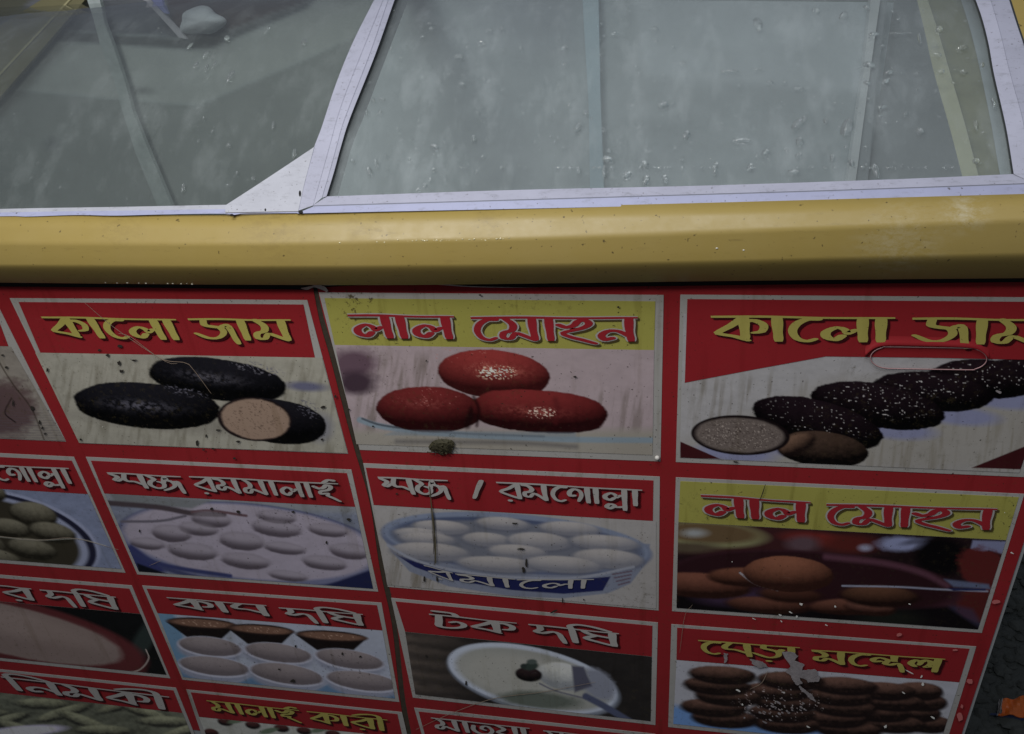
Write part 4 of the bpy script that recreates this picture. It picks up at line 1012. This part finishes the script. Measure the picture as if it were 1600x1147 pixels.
# row 1
t11 = tile('left kalo jam tile with three black sweets, one cut open', [(15, 466), (480, 469), (544, 709), (124, 692.5)], [(29, 472), (474, 476), (492, 559), (63, 551)], [(55, 551), (503, 559), (543, 708), (123.5, 692)], p_black_sweets, 122)
caption(t11, [(['ka', 'aa', 'e', 'la', 'aa'], (67, 496), (273, 499.5), (20, 31), (14, 32)), (['ja', 'aa', 'ma'], (296, 499), (452, 500), (13, 32), (9, 33))], 'yellow')
t12 = tile('upper lal mohon tile with red sweets on a plate under a yellow caption', [(498, 457), (1037, 461), (1032, 721), (562, 703)], [(507, 466), (1024, 471), (1022, 547), (523, 539)], [(523, 539), (1022, 547), (1019.5, 711), (557, 694)], p_red_sweets, 122, True)
caption(t12, [(['la', 'aa', 'la'], (546, 493), (707, 495), (8, 35), (4, 35)), (['e', 'ma', 'aa', 'ha', 'na'], (738, 497), (994, 496.5), (4, 35), (-1, 37))], 'red')
TR13 = px(c3r, TOP1); BR13 = px(c3r, -.4728)
t13 = tile('right kalo jam tile with a row of white-flecked black sweets', [(1063, 460.5), TR13, BR13, (1056, 722)], [(1074, 467.5), (TR13[0] - 14, TR13[1] + 7), (TR13[0] - 24, 563), (1600, 562), (1450, 559), (1290, 557), (1180, 577), (1070, 598)], [(1068, 490), (TR13[0] - 20, 492), (BR13[0] - 16, BR13[1] - 7), (1062, 715)], p_black_sweets2, 108)
caption(t13, [(['ka', 'aa', 'e', 'la', 'aa'], (1114, 495), (1396, 497), (2, 38), (-5, 38)), (['ja', 'aa', 'ma'], (1429, 498), (1640, 500), (-3, 38), (-10, 40))], 'yellow')
# column 0 (cut by the left edge of the photograph)
def col0(z_t, z_b): return [px(c0l, z_t), None, None, px(c0l, z_b)]
def q0(tr, br): 
    zt = PP(*tr, 0)[2]; zb = PP(*br, 0)[2]; return [px(c0l, zt), tr, br, px(c0l, zb)]
def p_pale(c): 
    c.fill((112, 106, 98)); c.mottle(.25); c.ell(8, 640, 46, 44, (84, 66, 66), 10, 22, .5); c.mixin(np.clip((c.V - 630) / 30, 0, 1) * .35 * (np.sin(c.V * 1.6) > .2), lin((84, 78, 84))); c.line([(-5, 560), (20, 600), (50, 640), (70, 690)], 2, (54, 44, 34), 1.5, .7); c.line([(18, 622), (8, 645), (24, 660)], 2, (30, 20, 18), 1, .8)
t10 = tile('pale stained tile cut off by the left edge, above the rosogolla bowl', q0((-9, 466), (103, 690)), q0((-13, 472), (13, 541)), q0((16.5, 541.5), (102, 689)), p_pale, 122)
t20 = tile('tile with white balls in a dark bowl at the left edge', q0((115.5, 714), (196, 895)), q0((112, 720), (137, 772)), q0((137.5, 772.5), (190, 889)), p_bowl_left, 104)
caption(t20, [(['ra', 'sa', 'e', 'ga', 'aa', 'lla', 'aa'], (-88, 724), (106, 732), (12, 23), (11, 24))], 'white')
t30 = tile('curd tile with a brown clay pot at the left edge', q0((206, 915), (266, 1060)), q0((202, 920), (219, 959)), q0((219.5, 959.5), (260, 1054.5)), p_clay_pot, 86)
caption(t30, [(['ra'], (-2, 915), (47, 920), (9, 18), (9, 19)), (['da', 'i', 'dha'], (64, 922), (179, 933), (9, 19), (8, 20))], 'white')
t40 = tile('nimki tile with pale fried snacks at the bottom left', q0((275, 1075), (325, 1200)), q0((271, 1079), (285, 1114)), q0((285.5, 1114.5), (318, 1195)), p_snack, 72)
caption(t40, [(['i', 'na', 'ma', 'ka', 'ii'], (4, 1058), (262, 1089), (14, 19), (5, 20))], 'white')
# row 2
t21 = tile('rasmalai tile with white dumplings floating in a tray', [(134, 714), (549, 734), (591, 924.5), (214.5, 897.5)], [(142, 720), (542, 739.5), (555, 792), (163, 771)], [(163.5, 771.5), (555, 792.5), (583, 920), (217, 893)], p_dumplings, 102)
caption(t21, [(['spa', 'nja'], (169, 739), (281, 745), (11, 21), (8, 22)), (['ra', 'sa', 'ma', 'aa', 'la', 'aa', 'I'], (297, 745), (527, 756), (10, 22), (6, 24))], 'white')
t22 = tile('sponge rosogolla tile with white balls in a blue lettered tub', [(567.5, 724), (1031, 745), (1029, 954), (606, 917)], [(571.5, 731), (1021, 751), (1020, 814), (584, 789)], [(584, 789.5), (1025, 814.5), (1025, 951), (605, 914)], p_sponge_bowl, 102)
caption(t22, [(['spa', 'nja'], (592, 746), (698, 751), (7, 24), (5, 25)), (['ra', 'sa', 'e', 'ga', 'aa', 'lla', 'aa'], (777, 754), (1002, 766), (4, 24), (-1, 25))], 'white')
word(['slash'], (739, 752), (753, 752.5), (1, 24), (1, 24), M_tdark, OFFT - .0004, t22, 'lettering_shadow', matra=False, shift=(3, 2.5), a=.16)
word(['slash'], (739, 752), (753, 752.5), (1, 24), (1, 24), M_twhite, OFFT, t22, matra=False, a=.16)
caption(t22, [(['ra'], (664, 884), (706, 895), (5, 14), (5, 14)), (['sa', 'aa'], (714, 897), (803, 905), (3, 14), (1, 14)), (['e', 'la', 'aa'], (810, 906), (926, 905.5), (-1, 14), (-5, 14))], 'thin')
TR23 = px(c3r, PP(1600, 772, 0)[2])
t23 = tile('lower lal mohon tile with brown sweets and a spoon in a dark bowl', [(1056, 746), TR23, (1534, 989), (1050, 955)], [(1063, 752), (1592, 777), (1572, 844), (1060, 816)], [(1060, 816.5), (1572, 844.5), (1528, 983.5), (1057, 950)], p_brown_bowl, 96, True)
caption(t23, [(['la', 'aa', 'la'], (1098, 775), (1264, 785.5), (2, 31), (-4, 31)), (['e', 'ma', 'aa', 'ha', 'na'], (1294, 789), (1556, 796), (-3, 31), (-9, 32))], 'red')
# row 3
t31 = tile('cup curd tile with rows of small bowls on blue', [(222, 915), (596, 942), (624, 1097), (285, 1062)], [(229, 920), (589, 946), (597.5, 985), (246, 958)], [(246.5, 958.5), (597.5, 985.5), (617, 1091.5), (286, 1058)], p_cups, 84)
caption(t31, [(['ka', 'aa', 'pa'], (263, 934), (414, 946), (11, 16), (8, 17)), (['da', 'i', 'dha'], (438, 950), (565, 960), (9, 17), (5, 18))], 'white')
t32 = tile('sour curd tile with a white bowl, cherry and spoon', [(611, 934.5), (1028, 973), (1024, 1133), (645, 1090)], [(618, 940), (1019.5, 978), (1018.5, 1026), (633, 987)], [(633, 987.5), (1018.5, 1026.5), (1016.5, 1127), (649, 1085)], p_sour_curd, 84)
caption(t32, [(['tta', 'ka'], (673, 960), (805, 973.5), (3, 19), (3, 19)), (['da', 'i', 'dha'], (828, 976), (965, 990), (3, 20), (2, 21))], 'white')
X33 = PP(1525.5, 1010.5, 0)[0]; BR33 = px(X33, PP(1044, 1136, 0)[2])
t33 = tile('pera sandesh tile with stacked brown discs, print torn in the middle', [(1049, 975.5), (1525.5, 1010.5), BR33, (1044, 1136)], [(1058, 981), (1515, 1014), (1499, 1066), (1057, 1031)], [(1057, 1031.5), (1499, 1066.5), (BR33[0] - 8, BR33[1] - 6), (1052, 1131)], p_discs, 80)
caption(t33, [(['e', 'pa', 'rra', 'aa'], (1093, 1001), (1248, 1012), (4, 20), (0, 20)), (['sa', 'e', 'nda', 'sha'], (1270, 1016), (1475, 1030), (0, 19), (-6, 21))], 'yellow')
# row 4
t41 = tile('malai curry tile with seeds on white, at the bottom edge', [(291, 1077.5), (628, 1113), px(PP(628, 1113, 0)[0], PP(300, 1200, 0)[2]), (333, 1200)], [(298, 1082), (621, 1116), (629, 1152), (311, 1120)], [(311, 1120.5), (629, 1152.5), (640, 1220), (338, 1190)], p_seeds, 72)
caption(t41, [(['ma', 'aa', 'la', 'aa', 'I'], (324, 1095), (466, 1110), (8, 16), (5, 17)), (['ka', 'aa', 'ra', 'ii'], (481, 1112), (604, 1125), (5, 16), (2, 17))], 'yellow')
t42 = tile('mawa tile cut off by the bottom edge, under the sour curd', [(647, 1106), (1024, 1147), (1021, 1290), (690, 1255)], [(654, 1112), (1015, 1151), (1014, 1200), (667, 1160)], [(667, 1160.5), (1014, 1200.5), (1013, 1284), (692, 1249)], p_plain, 72)
caption(t42, [(['ma', 'aa', 'o_', 'ya', 'aa'], (675, 1122), (826, 1138), (5, 17), (3, 18)), (['ma', 'na', 'da'], (850, 1142), (945, 1152), (3, 17), (3, 18))], 'white')

# ---- marks and damage on the print
def flake(name, pts, mat, parent, off=.0031, thick=.0001):
    V, Fs = prism([PP(u, v, off) for u, v in pts], np.array([0, thick, 0])); return mesh_obj(name, V, Fs, mat, parent)
def rag(pts, amp=.9, n=44):
    P = np.array(pts + [pts[0]], float); L = np.r_[0, np.cumsum(np.linalg.norm(np.diff(P, axis=0), axis=1))]; t = np.linspace(0, L[-1], n + 1)[:-1]
    return [(float(np.interp(q, L, P[:, 0]) + random.uniform(-amp, amp)), float(np.interp(q, L, P[:, 1]) + random.uniform(-amp, amp) * .8)) for q in t]
def blob(cx, cy, rx, ry, n=11, jag=.3, ang=0):
    c_, s_ = math.cos(ang), math.sin(ang); out = []
    for t in np.linspace(0, 2 * math.pi, n + 1)[:-1]:
        k = 1 + random.uniform(-jag, jag); x, y = rx * k * math.cos(t), ry * k * math.sin(t); out.append((cx + x * c_ - y * s_, cy + x * s_ + y * c_))
    return out
def thin(name, pts, w, mat, parent, off=.0036):
    q = resample(pts, 20 if len(pts) > 2 else 5); ww = w * (.35 + .65 * np.sin(np.linspace(.2, math.pi - .2, len(q))))
    T = np.gradient(q, axis=0); T /= np.linalg.norm(T, axis=1)[:, None]; Nn = np.stack([-T[:, 1], T[:, 0]], 1)
    A = np.array([PP(*(p + n_ * w_ / 2), off) for p, n_, w_ in zip(q, Nn, ww)]); B = np.array([PP(*(p - n_ * w_ / 2), off) for p, n_, w_ in zip(q, Nn, ww)])
    C = (A + B) / 2; C[:, 1] -= .0001
    return loft(name, [A, C, B], mat, parent, False)
def build_marks():
    mk = simple('dark_dirt', (.022, .017, .012), .8); mw = simple('torn_backing_paper', (.36, .32, .32), .7, vary=(160, .45)); ms = simple('pale_scratch', (.20, .15, .11), .5, vary=(150, 1.8))
    mg = simple('bright_flake', (.80, .78, .72), .35)
    ds = {t11: [(168, 555, 4, 3), (187, 541, 5, 3), (186, 567, 3.5, 3.5), (189, 580, 4, 3), (155, 547, 3, 2), (74, 578, 2, 4), (505, 636, 5, 3), (308, 692, 2.5, 5), (322, 681, 1.5, 4), (372, 690, 5, 2), (333, 701, 4, 1.6), (318, 703, 3, 1.5), (503, 687, 3, 2), (126, 687, 2, 2), (340, 672, 5, 1.6), (210, 563, 5, 2)],
          t10: [(10, 574, 4, 2.5), (4, 555, 3, 2), (50, 638, 3, 4), (62, 660, 2, 4), (66, 669, 2, 3), (70, 678, 3, 2), (20, 630, 2, 6)],
          t12: [(666, 564, 2, 1.5), (898, 589, 3.2, 2.2), (966, 480, 2.5, 1.5), (524, 620, 2.5, 3), (545, 640, 2, 2), (583, 666, 2, 1.5), (700, 690, 2, 1.4), (750, 461, 3, 1.4)],
          t21: [(372, 800, 4, 2.5), (458, 800, 3, 2.4), (545, 812, 4, 3), (330, 795, 3.5, 2), (510, 848, 1.5, 3), (218, 830, 1.5, 3), (366, 716, 3, 2)],
          t22: [(815, 858, 8, 1.6), (620, 772, 3, 1.5), (663, 905, 2, 5), (683, 905, 1.5, 6), (818, 890, 3, 5), (822, 880, 2, 9), (879, 938, 1.6, 5), (912, 937, 1.5, 1.5), (804, 818, 7, 1.5)],
          t31: [(436, 1046, 2.5, 1.6), (457, 1064, 5, 3), (535, 1022, 1.6, 3), (563, 1026, 3, 2), (462, 1010, 2, 2)],
          t32: [(666, 1025, 2, 2), (728, 1068, 2, 4)], t13: [(1150, 722, 5, 1.5)], t23: [(1105, 810, 1, 4)]}
    for t, L in ds.items():
        for (u, v, rx, ry) in L: flake('dirt_speck', blob(u, v, rx * .8, ry * .8, 9, .35), mk, t)
    # crawling speck shapes on the lower border gaps, scratches
    for pts, w, t in (([(132, 473), (180, 513), (255, 563), (277, 568)], 1.2, t11), ([(185, 521), (205, 527), (252, 561), (290, 567), (304, 580), (330, 615)], 1.5, t11),
                      ([(650, 1140), (700, 1117), (770, 1092), (850, 1081), (930, 1066)], 1.6, t32), ([(1082, 945), (1070, 963), (1062, 1020)], 1.1, t33),
                      ([(1172, 1077), (1190, 1067), (1200, 1048)], 1.8, t33), ([(0, 838), (60, 844), (115, 841), (185, 859)], 1.3, t20), ([(233, 884), (252, 876)], 1.2, t21)):
        thin('scratch', pts, w * .6, ms, t, .0031)
    thin('crack', [(1196, 757), (1190, 775), (1186, 782)], 1.6, mk, t23); thin('crack', [(860, 958), (871, 953)], 3, mk, t32)
    thin('dribble', [(671, 760), (675, 800), (680, 845), (681, 880)], 2.2, simple('brown_dribble', (.09, .075, .04), .7), t22); thin('dribble', [(677, 800), (679, 830), (677, 866)], 1.4, mk, t22)
    # torn places on the pera sandesh tile
    for L in ([(1218, 1012), (1238, 1012), (1250, 1020), (1240, 1028), (1262, 1036), (1256, 1048), (1284, 1046), (1288, 1058), (1270, 1068), (1250, 1062), (1246, 1075), (1236, 1060), (1222, 1050), (1236, 1040), (1226, 1030)],
              [(1131, 1020), (1137, 1022), (1136, 1034), (1132, 1036)], [(1172, 1030), (1192, 1034), (1200, 1042), (1186, 1044), (1176, 1038)], [(1250, 1076), (1264, 1088), (1276, 1096), (1284, 1110), (1276, 1106), (1262, 1094), (1252, 1086)],
              [(1235, 1054), (1248, 1060), (1258, 1074), (1246, 1078), (1236, 1064)], [(1262, 1062), (1292, 1058), (1290, 1070), (1268, 1072)]):
        flake('torn_patch', rag([(1240 + (a_ - 1240) * .8, 1045 + (b__ - 1045) * .8) for a_, b__ in L] if L[0][0] > 1200 else L), mw, t33, .0031 + random.random() * .0006)
    for k in range(26): flake('torn_patch', blob(random.gauss(1215, 24), random.gauss(1110, 8), random.uniform(1, 4), random.uniform(.6, 1.6), 7, .4, .5), mw, t33, .0038 + k * .00002)
    for (u, v, rx, ry, t) in ((1153, 1079, 6, 2.2, t33), (1160, 1101, 3, 2, t33), (1263, 1136, 4, 1.6, t33), (1383, 1136, 3, 5, t33), (1442, 1069, 3.5, 4.5, t33), (1440, 1057, 2, 4, t33), (1412, 1083, 6, 1.5, t33), (1421, 1050, 10, 1.3, t33), (1457, 1121, 7, 2, t33),
                              (1219, 961, 4, 1.5, t23), (1235, 957, 5, 1.5, t23), (1245, 964, 2.5, 3, t23), (1221, 971, 3, 1.6, t23), (1305, 948, 3, 2, t23), (1252, 944, 4, 3, t23), (1421, 944, 3, 1.6, t23), (1581, 864, 5, 2.4, t23), (1144, 878, 1.3, 1, t23), (1570, 801, 1.5, 1, t23),
                              (1291, 977, 4, 1.2, t23), (1352, 655, 1, 1, t13), (1560, 612, 8, 4, t13), (1178, 967, 5, .9, t23), (160, 667, 1.2, 1, t11)):
        flake('bright_chip', blob(u, v, rx * .6, ry * .6, 8, .4, .5), mg if t is not t13 else mw, t)
    for (u, v, rx, ry) in ((1556, 941, 6, 3), (1515, 1065, 4, 5), (1500, 1121, 5, 6), (1405, 992, 4, 2.5), (1492, 1016, 4, 1.4), (1503, 1104, 2, 3)): flake('pale_rub', blob(u, v, rx, ry, 10, .3), simple('rubbed_red', (.55, .16, .15), .5), banR)
    # bulge shaped to catch light, for the bright red above the ridge
    zz = [(1352, 556), (1366, 544), (1388, 539.5), (1450, 540.5), (1514, 543), (1534, 549), (1545, 560)]
    loft('sheen_bulge', [np.array([PP(u, v - 14, .0019) for u, v in resample(zz, 40)]), np.array([PP(u, v - 5, .0030) for u, v in resample(zz, 40)]), np.array([PP(u, v, .0048) for u, v in resample(zz, 40)]), np.array([PP(u, v + 1.5, .0018) for u, v in resample(zz, 40)])], M_band, t13, True)
    # round white tack in the corner of the red sweets tile
    c = PP(1027, 713, 0); V = []; Fs = []; n = 14; r = .0022
    for rr, h in ((1, 0), (1, .0012), (.7, .0022), (.3, .0026)):
        for j in range(n): a = 2 * math.pi * j / n; V.append((c[0] + r * rr * math.cos(a), -.0017 - h, c[2] + r * rr * math.sin(a)))
    for k in range(3):
        for j in range(n): a = k * n + j; b_ = k * n + (j + 1) % n; Fs.append((a, b_, b_ + n, a + n))
    Fs.append(tuple(range(3 * n, 4 * n))); mesh_obj('tack', V, Fs, simple('tack_white', (.6, .57, .52), .4), t12, True)
    # rounded raised ridge under the kalo jam caption
    rr = []
    for (cx, cy, a0, a1) in ((1390, 559, 90, 270), (1512, 561, -90, 90)):
        for a in np.linspace(a0, a1, 10): rr.append((cx - 0 + 30 * math.cos(math.radians(a)), cy - 17 * math.sin(math.radians(-a)) if False else cy + 17 * math.sin(math.radians(a))))
    rr = rr[::1] + [rr[0]]
    q = resample(rr, 90); V = []; Fs = []; T = np.gradient(q, axis=0); T /= np.linalg.norm(T, axis=1)[:, None] + 1e-9; Nn = np.stack([-T[:, 1], T[:, 0]], 1)
    A = np.array([PP(*(p + n_ * .9), .0026) for p, n_ in zip(q, Nn)]); B = np.array([PP(*p, .0036) for p in q]); C = np.array([PP(*(p - n_ * .9), .0026) for p, n_ in zip(q, Nn)])
    loft('raised_ridge', [A, B, C], simple('ridge_pale', (.42, .24, .24), .35), t13, True)
build_marks()
def build_crumb():
    # clump of dead leaf / burnt crumb stuck beneath the red sweets
    m = simple('dry_leaf_clump', (.022, .019, .008), .8, vary=(260, 3.0), bumpv=(300, 1))
    c = PP(688, 698, .004); V = []; Fs = []
    for k in range(90):
        r = random.random() ** .8; a = random.random() * 6.283
        u = 689 + 20 * r * math.cos(a) * (1 + .2 * math.sin(3 * a)); v = 698 + 13 * r * math.sin(a) + (u - 689) * -.15
        P = PP(u, v, .0036 + random.random() * .004 * (1 - r * .6)); s = random.uniform(.0008, .0026)
        d1 = np.array([random.uniform(-1, 1), random.uniform(-.5, .5), random.uniform(-1, 1)]) * s; d2 = np.array([random.uniform(-1, 1), random.uniform(-.5, .5), random.uniform(-1, 1)]) * s * .7
        o = len(V); V += [P - d1, P + d2, P + d1, P - d2, P + np.cross(d1, d2) / s * .35]; Fs += [(o, o + 1, o + 4), (o + 1, o + 2, o + 4), (o + 2, o + 3, o + 4), (o + 3, o, o + 4), (o, o + 3, o + 2, o + 1)]
    # solid core so that it is one crumb
    n = 16; o = len(V); cr = blob(689, 698, 20, 12, n, .22)
    for (u, v) in cr: V.append(PP(u, v, .0034))
    for (u, v) in cr: V.append(PP(689 + (u - 689) * .5, 698 + (v - 698) * .5, .0062))
    for j in range(n): Fs.append((o + j, o + (j + 1) % n, o + n + (j + 1) % n, o + n + j))
    Fs.append(tuple(range(o + n, o + 2 * n)))
    ob = mesh_obj('leaf_clump', V, Fs, m, None)
    tag(ob, 'small dark crumbled leaf stuck on the print below the red sweets', 'dead leaf')
build_crumb()
